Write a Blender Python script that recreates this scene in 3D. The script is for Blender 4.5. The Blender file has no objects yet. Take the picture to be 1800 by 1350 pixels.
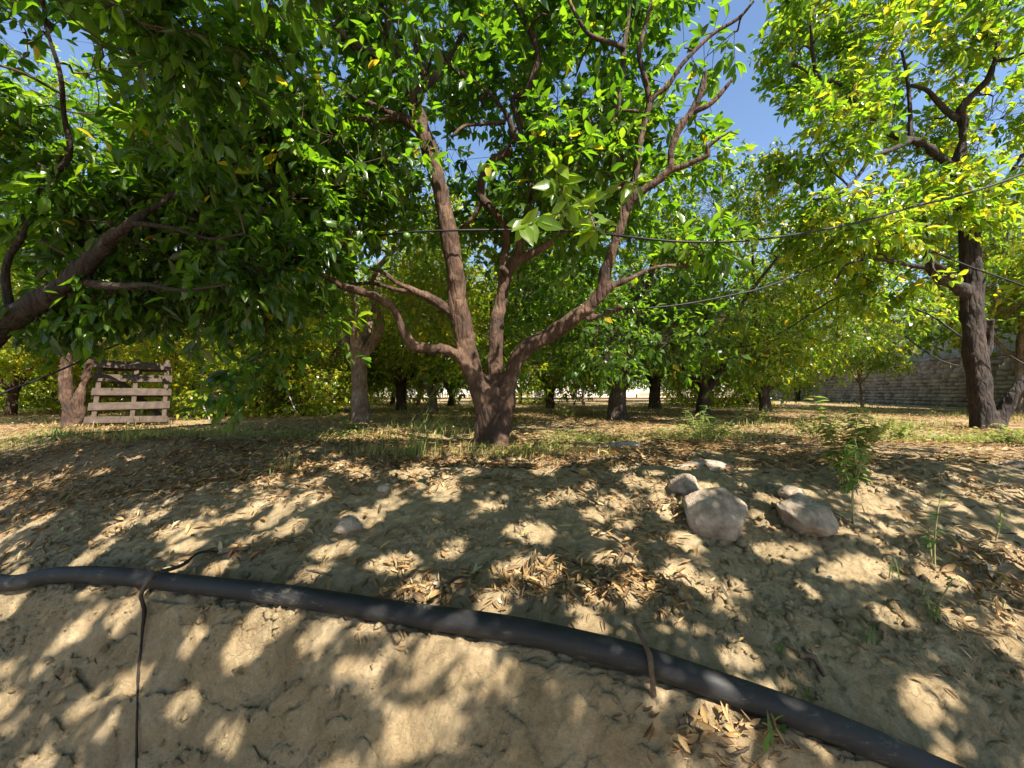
import bpy, math, random
import numpy as np
from mathutils import Vector, kdtree
S = bpy.context.scene
COL = S.collection
R = math.radians
rng = np.random.default_rng(7)
random.seed(7)

# ------------------------------------------------------------------ camera, sky, sun, exposure
CAMZ = 0.45
F = 715.0                                        # focal length in pixels of the 1800 px wide photograph
PITCH = math.atan(15 / F)
cam_d = bpy.data.cameras.new('camera')
cam_d.sensor_width = 36
cam_d.lens = 36 * F / 1800
cam_d.clip_start = 0.05
cam_d.clip_end = 3000
cam = bpy.data.objects.new('camera', cam_d)
COL.objects.link(cam)
cam.location = (0, 0, CAMZ)
cam.rotation_euler = (math.pi / 2 + PITCH, 0, 0)
S.camera = cam

SUN = Vector((0.37, -0.54, 0.77)).normalized()   # points towards the sun
w = bpy.data.worlds.new('World')
S.world = w
w.use_nodes = True
nt = w.node_tree
bg = nt.nodes['Background']
sky = nt.nodes.new('ShaderNodeTexSky')
sky.sky_type = 'NISHITA'
sky.sun_disc = False
sky.sun_elevation = math.asin(SUN.z)
sky.sun_rotation = math.atan2(SUN.x, SUN.y)
sky.air_density = 1.0
sky.dust_density = 0.3
sky.ozone_density = 2.2
nt.links.new(sky.outputs[0], bg.inputs[0])
bg.inputs[1].default_value = 0.078
sd = bpy.data.lights.new('sun', 'SUN')
sd.energy = 5.0
sd.angle = R(0.42)
sd.color = (1.0, 0.92, 0.79)
so = bpy.data.objects.new('sun', sd)
COL.objects.link(so)
so.rotation_euler = SUN.to_track_quat('Z', 'Y').to_euler()
S.view_settings.view_transform = 'Standard'
S.view_settings.look = 'None'
S.view_settings.exposure = 1.74
S.view_settings.gamma = 1
S.cycles.use_denoising = True
S.cycles.max_bounces = 9
S.cycles.transmission_bounces = 7
S.cycles.diffuse_bounces = 4
S.cycles.transparent_max_bounces = 4
S.cycles.sample_clamp_indirect = 6

def at(px, py, Y):
    """photo pixel and depth -> world point"""
    x = (px - 900) / F; z = -(py - 675) / F
    c, s = math.cos(PITCH), math.sin(PITCH)
    d = (x, c - z * s, s + z * c)
    k = Y / d[1]
    return np.array((d[0] * k, Y, CAMZ + d[2] * k))

# ------------------------------------------------------------------ noise
def _h(ix, iy, iz, seed):
    n = (ix * 374761393 + iy * 668265263 + iz * 2147483647 + seed * 974711) & 0xffffffff
    n = ((n ^ (n >> 13)) * 1274126177) & 0xffffffff
    n = ((n ^ (n >> 15)) * 2246822519) & 0xffffffff
    return ((n ^ (n >> 16)) & 0xffff) / 65535.0

def noise3(x, y, z, seed=0):
    x, y, z = np.broadcast_arrays(np.asarray(x, float), np.asarray(y, float), np.asarray(z, float))
    ix, iy, iz = (np.floor(a).astype(np.int64) for a in (x, y, z))
    fx, fy, fz = x - ix, y - iy, z - iz
    fx, fy, fz = (f * f * (3 - 2 * f) for f in (fx, fy, fz))
    r = 0
    for dx in (0, 1):
        for dy in (0, 1):
            for dz in (0, 1):
                wgt = (fx if dx else 1 - fx) * (fy if dy else 1 - fy) * (fz if dz else 1 - fz)
                r = r + wgt * _h(ix + dx, iy + dy, iz + dz, seed)
    return r

def noise2(x, y, seed=0):
    return noise3(x, y, 0.37, seed)

def fbm(x, y, seed=0, oct=3):
    a, s, t = 1.0, 0.0, 0.0
    for i in range(oct):
        s = s + a * noise2(x * 2 ** i, y * 2 ** i, seed + i)
        t += a; a *= .5
    return s / t

# ------------------------------------------------------------------ terrain height
_pp = np.array([at(*q) for q in ((0, 1024, 1.87), (100, 1011, 1.79), (200, 1012, 1.70), (300, 1023, 1.62), (500, 1046, 1.44), (700, 1077, 1.30), (900, 1106, 1.18),
                                 (1100, 1151, 1.11), (1200, 1184, 1.08), (1400, 1254, 1.03), (1550, 1315, 1.0), (1700, 1380, .98))])
_pp = np.vstack([[(-9, 5.0, -.5), (-6, 3.6, -.5), (-4, 2.6, -.5)], _pp, [(2.0, .80, -.72), (4.0, .6, -.8), (9.0, .4, -.9)]])
PX, PY, PZ = _pp.T
def pipe_y(X): return np.interp(X, PX, PY)
def pipe_z(X): return np.interp(X, PX, PZ)

def zt(X, Y):
    X = np.asarray(X, float); Y = np.asarray(Y, float)
    d = Y - pipe_y(X); Y0 = Y
    zg = pipe_z(X) - 0.035
    D = np.interp(X, [-3, -1, 0, 1.2, 3], [1.35, 1.15, 1.15, 1.45, 1.9])
    t = np.clip(d / D, 0, 1)
    up = zg * (1 - t) ** 1.45
    up = up - .022 * np.exp(-((d - .07) / .06) ** 2)
    dn = zg + np.where(d > -.05, d * .35, -.0175 + (d + .05) * 1.75)
    lowz = -1.15 + 0.03 * noise2(X * .8, Y * .8, 5)
    z = np.where(d > 0, up, np.maximum(dn, lowz))
    Y = Y + 1.3 * np.clip(d, -.7, 0)          # keeps the relief's grain even on the steep cut
    near = np.exp(-np.clip(np.abs(d) - 1.3, 0, None) / 1.6)
    # humps and hollows of the worn bank
    hump = (fbm(X * 1.9 + 3, Y * 1.9, 11, 3) - .5) * .085 * np.clip(d / .25, 0, 1)
    z = z + hump * (.35 + .65 * near)
    z = z + (fbm(X * 8, Y * 8, 21, 3) - .5) * .030 * (.3 + .7 * near) * np.clip(np.abs(d) / .1, .25, 1)
    rid = 1 - np.abs(2 * fbm(X * 14 + 2 * noise2(X * 5, Y * 5, 3), Y * 14, 41, 3) - 1)
    z = z - np.clip(rid - .78, 0, 1) * .055 * near
    z = z + (noise2(X * 55, Y * 55, 31) - .5) * .005 * near
    cl1 = np.abs(2 * noise2(X * 19 + 1.7 * noise2(X * 7, Y * 7, 71), Y * 19, 72) - 1); cl2 = np.abs(2 * noise2(X * 41, Y * 41, 73) - 1)
    rough = np.clip((fbm(X * 2.3, Y * 2.3, 74, 2) - .38) / .25, .15, 1)
    z = z + (cl1 * .007 + cl2 * .007 + .006 * noise2(X * 85, Y * 85, 75)) * near * rough
    # mound on the left ridge
    z = z + .07 * np.exp(-((X + 2.9) / 1.3) ** 2 - ((Y0 - 3.3) / .35) ** 2) + .035 * np.exp(-((X - .9) / .55) ** 2 - ((Y0 - 2.75) / .25) ** 2)
    # runnels on the cut face
    face = np.clip(-d / .08, 0, 1) * np.clip((z + 1.1) / .2, 0, 1)
    z = z - face * .10 * np.clip(fbm(X * 5.0, Y * 3 + 9, 51, 4) - .48, 0, 1) * 2
    cr = 1 - np.abs(2 * fbm(X * 4.2 + 1.3 * noise2(X * 3, Y * 6, 8), Y * 7.0 + 1.5 * noise2(X * 6, Y * 3, 9), 57, 2) - 1)
    z = z - face * .022 * np.clip(cr - .93, 0, 1) / .07
    led = fbm(X * 2.2 + 5, Y * 4.5, 63, 3); z = z + face * .020 * np.clip((led - .5) / .025, -1, 1)
    return z

def ztf(x, y): return float(zt(np.array([x]), np.array([y]))[0])

# ------------------------------------------------------------------ mesh helpers
def link(o, parent=None):
    COL.objects.link(o)
    if parent is not None: o.parent = parent
    return o

def tagit(o, label=None, cat=None, group=None, kind=None):
    if label: o['label'] = label
    if cat: o['category'] = cat
    if group: o['group'] = group
    if kind: o['kind'] = kind
    return o

def empty(name, loc, label, cat, group=None):
    o = bpy.data.objects.new(name, None)
    o.empty_display_size = .2
    o.location = [float(v) for v in loc]
    link(o)
    return tagit(o, label, cat, group)

def mesh_np(name, V, faces, mat, parent=None, smooth=True, col=None, off=None):
    """faces: list of int arrays (n,3) / (n,4)"""
    V = np.asarray(V, float)
    if off is not None: V = V - np.asarray(off, float)
    me = bpy.data.meshes.new(name)
    me.vertices.add(len(V))
    me.vertices.foreach_set('co', V.astype(np.float32).ravel())
    faces = [np.asarray(f) for f in faces if len(f)]
    nl = sum(f.size for f in faces); nf = sum(len(f) for f in faces)
    me.loops.add(nl)
    me.loops.foreach_set('vertex_index', np.concatenate([f.ravel() for f in faces]).astype(np.int32))
    me.polygons.add(nf)
    tot = np.concatenate([np.full(len(f), f.shape[1]) for f in faces])
    st = np.concatenate([[0], np.cumsum(tot)[:-1]])
    me.polygons.foreach_set('loop_start', st.astype(np.int32))
    if smooth: me.polygons.foreach_set('use_smooth', np.ones(nf, bool))
    me.update(calc_edges=True)
    if col is not None:
        a = me.color_attributes.new('leafdata', 'FLOAT_COLOR', 'POINT')
        c = np.ones((len(V), 4), np.float32); c[:, :3] = col
        a.data.foreach_set('color', c.ravel())
    me.materials.append(mat)
    return link(bpy.data.objects.new(name, me), parent)

class Tubes:
    def __init__(s): s.V = []; s.Q = []; s.T = []; s.n = 0
    def add(s, pts, rad, seg=8, sub=4, wob=0.0, cap=True, seed=0):
        pts = np.asarray(pts, float); rad = np.asarray(rad, float)
        if sub > 1 and len(pts) > 1:
            P = np.vstack([2 * pts[0] - pts[1], pts, 2 * pts[-1] - pts[-2]])
            out = []; ro = []
            for i in range(len(pts) - 1):
                p0, p1, p2, p3 = P[i:i + 4]
                for k in range(sub):
                    t = k / sub
                    out.append(.5 * ((2 * p1) + (-p0 + p2) * t + (2 * p0 - 5 * p1 + 4 * p2 - p3) * t * t + (-p0 + 3 * p1 - 3 * p2 + p3) * t ** 3))
                    ro.append(rad[i] * (1 - t) + rad[i + 1] * t)
            out.append(pts[-1]); ro.append(rad[-1])
            pts = np.array(out); rad = np.array(ro)
        T = np.gradient(pts, axis=0); T /= np.linalg.norm(T, axis=1)[:, None] + 1e-9
        ref = np.array((0, 0, 1.)) if abs(T[0][2]) < .9 else np.array((1., 0, 0))
        u = np.cross(ref, T[0]); u /= np.linalg.norm(u)
        ang = np.arange(seg) * 2 * math.pi / seg
        rings = []
        for i in range(len(pts)):
            u = u - T[i] * np.dot(u, T[i]); u /= np.linalg.norm(u) + 1e-9
            v = np.cross(T[i], u)
            r = rad[i]
            rr = np.full(seg, r)
            if wob:
                rr = r * (1 + wob * (noise3(ang * 1.3 + seed, i * .45, seed, 3) - .5) * 2)
            rings.append(pts[i] + np.outer(rr * np.cos(ang), u) + np.outer(rr * np.sin(ang), v))
        V = np.vstack(rings); n = len(pts); b = s.n
        i = np.arange(n - 1)[:, None] * seg; j = np.arange(seg)[None]; j2 = (j + 1) % seg
        Q = np.stack([i + j, i + j2, i + seg + j2, i + seg + j], -1).reshape(-1, 4) + b
        s.V.append(V); s.Q.append(Q); s.n += len(V)
        if cap:
            s.V.append(np.array([pts[0], pts[-1]])); c0, c1 = s.n, s.n + 1; s.n += 2
            jj = np.arange(seg); jn = (jj + 1) % seg
            s.T.append(np.stack([np.full(seg, c0), b + jn, b + jj], -1))
            e = b + (n - 1) * seg
            s.T.append(np.stack([np.full(seg, c1), e + jj, e + jn], -1))
        return pts, rad
    def build(s, name, mat, parent=None, off=None, smooth=True):
        fs = [np.vstack(s.Q)] + ([np.vstack(s.T)] if s.T else [])
        return mesh_np(name, np.vstack(s.V), fs, mat, parent, smooth, off=off)

def norm(a): return a / (np.linalg.norm(a, axis=-1, keepdims=True) + 1e-9)

def leaves(P, D, N, L, W, tint, hi=True, fold=.35, bend=.15, rnd=None):
    """P base, D direction, N up normal. returns V, tris, col"""
    n = len(P)
    D = norm(D); N = norm(N - D * np.sum(N * D, 1, keepdims=True)); B = np.cross(D, N)
    L = np.broadcast_to(L, n).astype(float); W = np.broadcast_to(W, n).astype(float)
    fold = np.broadcast_to(fold, n).astype(float); bend = np.broadcast_to(bend, n).astype(float)
    if hi:   # along, across, up (fold), down (bend), rib
        T = np.array([(0, 0, 0), (.22, -.72, 1), (.25, 0, 0), (.22, .72, 1), (.55, -1, 1), (.55, 0, 0), (.55, 1, 1),
                      (.82, -.52, 1), (.82, 0, 0), (.82, .52, 1), (1, 0, 0)], float)
        F_ = np.array([(0, 2, 1), (0, 3, 2), (1, 2, 5), (1, 5, 4), (2, 3, 6), (2, 6, 5), (4, 5, 8), (4, 8, 7), (5, 6, 9), (5, 9, 8), (7, 8, 10), (8, 9, 10)])
    else:
        T = np.array([(0, 0, 0), (.5, -1, 1), (.5, 1, 1), (1, 0, 0)], float)
        F_ = np.array([(0, 2, 1), (1, 2, 3)])
    m = len(T)
    a = T[:, 0][None, :, None]; c = T[:, 1][None, :, None]; cc = np.abs(T[:, 1])[None, :, None]
    L_ = L[:, None, None]; W_ = (W / 2)[:, None, None]; fo = fold[:, None, None]; be = bend[:, None, None]
    V = (P[:, None] + D[:, None] * (a * L_) + B[:, None] * (c * W_ * np.cos(fo))
         + N[:, None] * (cc * W_ * np.sin(fo) - be * L_ * a * a))
    Fa = (F_[None] + (np.arange(n) * m)[:, None, None]).reshape(-1, 3)
    col = np.zeros((n, m, 3), np.float32)
    col[..., 0] = np.asarray(tint)[:, None]
    col[..., 1] = 1 - np.abs(T[:, 1])[None]
    col[..., 2] = rng.random(n)[:, None] if rnd is None else rnd[:, None]
    return V.reshape(-1, 3), Fa, col.reshape(-1, 3)

# ------------------------------------------------------------------ materials
def newmat(name):
    m = bpy.data.materials.new(name); m.use_nodes = True
    n = m.node_tree.nodes; l = m.node_tree.links
    return m, n, l, n['Principled BSDF']

def ramp(n, l, src, stops):
    r = n.new('ShaderNodeValToRGB'); e = r.color_ramp.elements
    e[0].position, e[0].color = stops[0][0], (*stops[0][1], 1)
    e[1].position, e[1].color = stops[-1][0], (*stops[-1][1], 1)
    for p, c in stops[1:-1]:
        x = e.new(p); x.color = (*c, 1)
    l.new(src, r.inputs[0]); return r.outputs[0]

def mixc(n, l, fac, a, b, mode='MIX'):
    m = n.new('ShaderNodeMix'); m.data_type = 'RGBA'; m.blend_type = mode
    for s, v in ((0, fac), (6, a), (7, b)):
        if isinstance(v, (int, float)): m.inputs[s].default_value = v
        elif isinstance(v, tuple): m.inputs[s].default_value = (*v, 1)
        else: l.new(v, m.inputs[s])
    return m.outputs[2]

def noise_n(n, l, scale, detail=6, rough=.6, vec=None, dist=0.0):
    t = n.new('ShaderNodeTexNoise'); t.inputs['Scale'].default_value = scale
    t.inputs['Detail'].default_value = detail; t.inputs['Roughness'].default_value = rough
    t.inputs['Distortion'].default_value = dist
    if vec is not None: l.new(vec, t.inputs['Vector'])
    return t.outputs[0]

def geo_pos(n): return n.new('ShaderNodeNewGeometry').outputs['Position']

def bump(n, l, h, strength, dist, prev=None):
    b = n.new('ShaderNodeBump'); b.inputs['Strength'].default_value = strength
    b.inputs['Distance'].default_value = dist
    l.new(h, b.inputs['Height'])
    if prev is not None: l.new(prev, b.inputs['Normal'])
    return b.outputs[0]

def leaf_mat(name, stops, tstops, trans=.44, rough=.28):
    m, n, l, p = newmat(name)
    at_ = n.new('ShaderNodeVertexColor'); at_.layer_name = 'leafdata'
    sp = n.new('ShaderNodeSeparateColor'); l.new(at_.outputs[0], sp.inputs[0])
    c = ramp(n, l, sp.outputs[0], stops); tc = ramp(n, l, sp.outputs[0], tstops)
    rib = n.new('ShaderNodeMapRange'); rib.inputs[1].default_value = .88; rib.inputs[2].default_value = 1
    rib.inputs[3].default_value = 0; rib.inputs[4].default_value = .5
    l.new(sp.outputs[1], rib.inputs[0])
    c = mixc(n, l, rib.outputs[0], c, (.22, .3, .08))
    l.new(c, p.inputs['Base Color'])
    p.inputs['Roughness'].default_value = rough
    p.inputs['Specular IOR Level'].default_value = .4
    tb = n.new('ShaderNodeBsdfTranslucent'); l.new(tc, tb.inputs[0])
    mx = n.new('ShaderNodeMixShader'); mx.inputs[0].default_value = trans
    l.new(p.outputs[0], mx.inputs[1]); l.new(tb.outputs[0], mx.inputs[2])
    l.new(mx.outputs[0], n['Material Output'].inputs[0])
    return m

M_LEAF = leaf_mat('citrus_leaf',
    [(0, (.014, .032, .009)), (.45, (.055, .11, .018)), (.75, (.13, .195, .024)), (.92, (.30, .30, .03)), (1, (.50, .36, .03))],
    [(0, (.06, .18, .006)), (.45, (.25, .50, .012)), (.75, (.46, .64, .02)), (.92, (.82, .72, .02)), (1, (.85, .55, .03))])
M_WEED = leaf_mat('weed_leaf',
    [(0, (.05, .10, .025)), (.5, (.12, .19, .04)), (.8, (.28, .27, .08)), (1, (.40, .30, .13))],
    [(0, (.12, .30, .03)), (.5, (.30, .48, .06)), (.8, (.5, .48, .12)), (1, (.55, .42, .18))], .4, .5)
M_DRY = leaf_mat('dry_leaf',
    [(0, (.04, .024, .014)), (.3, (.12, .065, .03)), (.55, (.27, .155, .065)), (.8, (.44, .285, .125)), (.93, (.48, .40, .28)), (1, (.25, .30, .08))],
    [(0, (.06, .04, .02)), (.5, (.45, .22, .06)), (1, (.6, .4, .1))], .18, .55)

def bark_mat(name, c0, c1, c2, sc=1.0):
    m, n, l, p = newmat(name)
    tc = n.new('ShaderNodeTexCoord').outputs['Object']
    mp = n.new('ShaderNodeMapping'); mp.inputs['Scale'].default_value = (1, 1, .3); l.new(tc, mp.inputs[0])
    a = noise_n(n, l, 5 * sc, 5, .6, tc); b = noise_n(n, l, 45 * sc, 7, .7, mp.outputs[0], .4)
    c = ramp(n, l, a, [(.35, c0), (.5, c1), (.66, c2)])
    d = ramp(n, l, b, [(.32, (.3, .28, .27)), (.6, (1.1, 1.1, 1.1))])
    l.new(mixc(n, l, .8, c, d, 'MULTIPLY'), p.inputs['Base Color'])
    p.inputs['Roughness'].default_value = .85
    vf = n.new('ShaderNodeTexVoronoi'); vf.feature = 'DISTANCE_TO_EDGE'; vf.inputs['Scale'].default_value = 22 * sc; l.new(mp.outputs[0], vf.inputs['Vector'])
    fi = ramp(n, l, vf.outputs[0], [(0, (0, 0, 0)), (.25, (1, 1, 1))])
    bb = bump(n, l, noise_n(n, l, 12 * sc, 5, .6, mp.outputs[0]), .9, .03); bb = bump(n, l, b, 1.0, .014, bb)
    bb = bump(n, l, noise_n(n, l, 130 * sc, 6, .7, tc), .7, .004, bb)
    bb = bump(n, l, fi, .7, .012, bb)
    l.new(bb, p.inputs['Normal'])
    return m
M_BARK = bark_mat('citrus_bark', (.030, .014, .007), (.060, .028, .014), (.14, .082, .05))
M_BARKD = bark_mat('dark_bark', (.036, .023, .016), (.058, .037, .025), (.10, .068, .048))
M_BARKK = bark_mat('shaded_bark', (.012, .007, .004), (.024, .013, .008), (.048, .030, .019))  # bark copy with the trunks' shade put into its colour; also the root
M_BARKP = bark_mat('pale_bark', (.15, .10, .075), (.23, .16, .12), (.34, .27, .22))

def ground_mat():
    m, n, l, p = newmat('dry_soil')
    pos = geo_pos(n)
    big = noise_n(n, l, 1.3, 6, .6, pos); mid = noise_n(n, l, 9, 8, .7, pos, .3); fine = noise_n(n, l, 90, 6, .7, pos)
    c = ramp(n, l, mid, [(.28, (.26, .185, .10)), (.5, (.41, .308, .178)), (.72, (.56, .44, .28))])
    c = mixc(n, l, ramp(n, l, big, [(.4, (0, 0, 0)), (.62, (.5, .5, .5))]), c, (.35, .275, .16))
    c = mixc(n, l, .45, c, ramp(n, l, fine, [(.3, (.45, .42, .4)), (.62, (1, 1, 1))]), 'MULTIPLY')
    # litter-stained, weedy earth of the orchard floor, beyond the bank
    sx = n.new('ShaderNodeSeparateXYZ'); l.new(pos, sx.inputs[0])
    far = n.new('ShaderNodeMapRange'); far.inputs[1].default_value = 2.3; far.inputs[2].default_value = 3.6
    l.new(sx.outputs[1], far.inputs[0])
    lit = noise_n(n, l, 16, 8, .75, pos, .6)
    lc = ramp(n, l, lit, [(.3, (.09, .058, .035)), (.45, (.20, .13, .07)), (.58, (.34, .23, .12)), (.72, (.42, .34, .2))])
    gz = noise_n(n, l, .8, 5, .6, pos)
    lc = mixc(n, l, ramp(n, l, gz, [(.50, (0, 0, 0)), (.64, (.5, .5, .5))]), lc, (.30, .25, .08))
    mm = n.new('ShaderNodeMath'); mm.operation = 'MULTIPLY'; l.new(far.outputs[0], mm.inputs[0])
    l.new(ramp(n, l, noise_n(n, l, 2.2, 6, .65, pos), [(.36, (0, 0, 0)), (.5, (.85, .85, .85))]), mm.inputs[1])
    c = mixc(n, l, mm.outputs[0], c, lc)
    l.new(c, p.inputs['Base Color'])
    p.inputs['Roughness'].default_value = .95
    p.inputs['Specular IOR Level'].default_value = .15
    v = n.new('ShaderNodeTexVoronoi'); v.feature = 'DISTANCE_TO_EDGE'; v.inputs['Scale'].default_value = 11
    wv = n.new('ShaderNodeMix'); wv.data_type = 'VECTOR'; wv.inputs[0].default_value = .16
    nn = n.new('ShaderNodeTexNoise'); nn.inputs['Scale'].default_value = 7; nn.inputs['Detail'].default_value = 4; l.new(pos, nn.inputs[0])
    l.new(pos, wv.inputs[4]); l.new(nn.outputs[1], wv.inputs[5]); l.new(wv.outputs[1], v.inputs['Vector'])
    crack = ramp(n, l, v.outputs[0], [(0, (0, 0, 0)), (.035, (1, 1, 1))])
    cm = mixc(n, l, ramp(n, l, noise_n(n, l, 2.1, 4, .6, pos), [(.48, (0, 0, 0)), (.6, (1, 1, 1))]), (1, 1, 1), crack)
    b = bump(n, l, mid, .9, .035); b = bump(n, l, noise_n(n, l, 35, 8, .75, pos), 1.0, .02, b)
    b = bump(n, l, cm, .7, .008, b); b = bump(n, l, fine, .9, .008, b); b = bump(n, l, noise_n(n, l, 260, 4, .7, pos), .8, .003, b)
    l.new(b, p.inputs['Normal'])
    return m
M_SOIL = ground_mat()

def simple_mat(name, c0, c1, scale=8, rough=.7, bstr=.3, bd=.005, spec=.4, metal=0):
    m, n, l, p = newmat(name)
    tc = n.new('ShaderNodeTexCoord').outputs['Object']
    a = noise_n(n, l, scale, 8, .65, tc)
    l.new(ramp(n, l, a, [(.35, c0), (.65, c1)]), p.inputs['Base Color'])
    p.inputs['Roughness'].default_value = rough; p.inputs['Specular IOR Level'].default_value = spec
    p.inputs['Metallic'].default_value = metal
    if bstr: l.new(bump(n, l, noise_n(n, l, scale * 5, 8, .7, tc), bstr, bd), p.inputs['Normal'])
    return m

def pipe_mat():
    m, n, l, p = newmat('black_polyethylene')
    pos = geo_pos(n)
    mp = n.new('ShaderNodeMapping'); mp.inputs['Scale'].default_value = (3, 3, 14); l.new(pos, mp.inputs[0])
    a = noise_n(n, l, 4, 8, .7, pos); b = noise_n(n, l, 6, 8, .75, mp.outputs[0], .5)
    dust = mixc(n, l, .5, a, b)
    c = ramp(n, l, dust, [(.36, (.007, .007, .009)), (.55, (.022, .022, .022)), (.68, (.17, .15, .125))])
    # soil film: thicker low on the sides of the pipe
    l.new(c, p.inputs['Base Color'])
    p.inputs['Specular IOR Level'].default_value = .3
    l.new(ramp(n, l, dust, [(.35, (.5, .5, .5)), (.65, (.8, .8, .8))]), p.inputs['Roughness'])
    l.new(bump(n, l, noise_n(n, l, 60, 6, .7, pos), .25, .003), p.inputs['Normal'])
    return m
M_PIPE = pipe_mat()
M_HOSE = simple_mat('black_hose', (.008, .008, .009), (.025, .025, .025), 20, .55, .1, spec=.2)
M_HOSEG = simple_mat('grey_hose', (.22, .22, .22), (.36, .35, .34), 20, .5, .1)
M_ROCK = simple_mat('pale_rock', (.20, .155, .115), (.43, .35, .27), 16, .95, 1.0, .012, .2)
M_STONE = simple_mat('rubble_stone', (.14, .118, .095), (.36, .31, .26), 3, .95, .8, .02, .2)
M_WOOD = simple_mat('weathered_board', (.042, .030, .023), (.085, .062, .048), 12, .85, .5, .004, .2)
M_TWIG = simple_mat('dead_twig', (.07, .045, .03), (.17, .115, .075), 30, .9, .4, .003, .2)
M_WHITE = simple_mat('white_render', (.68, .67, .65), (.80, .79, .77), 2, .9, .2, .004, .2)
M_ROOF = simple_mat('roof_tile', (.30, .14, .08), (.42, .22, .13), 6, .9, .3)
M_GLASSD = simple_mat('window_glass', (.10, .16, .24), (.16, .24, .34), 2, .15, 0)
M_METAL = simple_mat('cream_metal', (.50, .46, .36), (.62, .58, .46), 6, .5, .1)
M_FRUIT = simple_mat('green_orange_peel', (.05, .12, .02), (.09, .18, .03), 14, .35, .3, .002, .5)
M_DIRT = simple_mat('pale_dirt', (.50, .42, .33), (.62, .54, .44), .7, .95, .5, .03, .1)

def block_mat():
    m, n, l, p = newmat('concrete_block')
    tc = n.new('ShaderNodeTexCoord').outputs['Object']
    mp = n.new('ShaderNodeMapping'); mp.inputs['Rotation'].default_value = (R(90), 0, 0); l.new(tc, mp.inputs[0])
    b = n.new('ShaderNodeTexBrick'); l.new(mp.outputs[0], b.inputs['Vector'])
    b.inputs['Scale'].default_value = 1; b.inputs['Brick Width'].default_value = .42; b.inputs['Row Height'].default_value = .21
    b.inputs['Mortar Size'].default_value = .012; b.inputs['Color1'].default_value = (.38, .36, .33, 1)
    b.inputs['Color2'].default_value = (.48, .46, .43, 1); b.inputs['Mortar'].default_value = (.22, .205, .18, 1)
    c = mixc(n, l, .5, b.outputs[0], ramp(n, l, noise_n(n, l, 3, 8, .7, tc), [(.3, (.6, .58, .55)), (.7, (1, 1, 1))]), 'MULTIPLY')
    l.new(c, p.inputs['Base Color']); p.inputs['Roughness'].default_value = .95
    bb = bump(n, l, b.outputs[1], -.8, .01); l.new(bump(n, l, noise_n(n, l, 40, 8, .7, tc), .4, .005, bb), p.inputs['Normal'])
    return m
M_BLOCK = block_mat()

# ------------------------------------------------------------------ ground
def axis(a, b, h, lo, hi, g):
    xs = list(np.arange(a, b, h)); s = h; x = xs[-1]
    while x < hi: s = min(s * g, 60); x += s; xs.append(x)
    s = h; x = a; L_ = []
    while x > lo: s = min(s * g, 60); x -= s; L_.append(x)
    return np.array(L_[::-1] + xs)
gx = axis(-2.7, 2.2, .0095, -700, 700, 1.075)
gy = np.concatenate([axis(.75, 1.8, .0052, -60, 1.8, 1.06), axis(1.8, 2.7, .0095, 1.8, 900, 1.06)])
gy = np.unique(np.round(gy, 6)); gy = gy[np.concatenate([[True], np.diff(gy) > .002])]
GX, GY = np.meshgrid(gx, gy)
GZ = zt(GX, GY)
nx, ny = len(gx), len(gy)
ii, jj = np.meshgrid(np.arange(nx - 1), np.arange(ny - 1))
q = (jj * nx + ii).ravel()
ground = mesh_np('ground', np.stack([GX, GY, GZ], -1).reshape(-1, 3), [np.stack([q, q + 1, q + nx + 1, q + nx], -1)], M_SOIL)
tagit(ground, kind='structure')

# ------------------------------------------------------------------ tree machinery
def spx(pts, Y0=None):
    """list of (px, py, r_px, Y) -> world points, world radii"""
    P = np.array([at(a, b, y) for a, b, r, y in pts]); Rr = np.array([r * y / F / math.hypot(1, (a - 900) / F) for a, b, r, y in pts])
    return P, Rr

def remeshed(name, tubes, vox, mat, parent, off, seed=0, thin=None, amp=.006):
    o = tubes.build('tmp', mat)
    md = o.modifiers.new('r', 'REMESH'); md.mode = 'VOXEL'; md.voxel_size = vox
    m2 = o.modifiers.new('s', 'SMOOTH'); m2.factor = .5; m2.iterations = 5
    dg = bpy.context.evaluated_depsgraph_get()
    me = bpy.data.meshes.new_from_object(o.evaluated_get(dg))
    n = len(me.vertices); V = np.zeros(n * 3, np.float32); me.vertices.foreach_get('co', V); V = V.reshape(-1, 3).astype(float)
    N = np.zeros(n * 3, np.float32); me.vertices.foreach_get('normal', N); N = N.reshape(-1, 3)
    k = (noise3(V[:, 0] * 9, V[:, 1] * 9, V[:, 2] * 5, seed) - .5) * 2 * amp * 2
    k += np.clip(noise3(V[:, 0] * 16, V[:, 1] * 16, V[:, 2] * 11, seed + 7) - .68, 0, 1) * amp * 6
    k -= np.clip(.32 - noise3(V[:, 0] * 22, V[:, 1] * 22, V[:, 2] * 7, seed + 8), 0, 1) * amp * 6
    k += (noise3(V[:, 0] * 28, V[:, 1] * 28, V[:, 2] * 12, seed + 1) - .5) * amp * 1.6
    V = V + N * k[:, None]
    nq = len(me.polygons); lp = np.zeros(len(me.loops), np.int32); me.loops.foreach_get('vertex_index', lp)
    tot = np.zeros(nq, np.int32); me.polygons.foreach_get('loop_total', tot)
    bpy.data.objects.remove(o)
    assert (tot == 4).all()
    fs = [lp.reshape(-1, 4)]
    if thin is not None and thin.V:
        tv = np.vstack(thin.V); fs += [np.vstack(thin.Q) + n] + ([np.vstack(thin.T) + n] if thin.T else [])
        V = np.vstack([V, tv])
    return mesh_np(name, V, fs, mat, parent, off=off)

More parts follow.
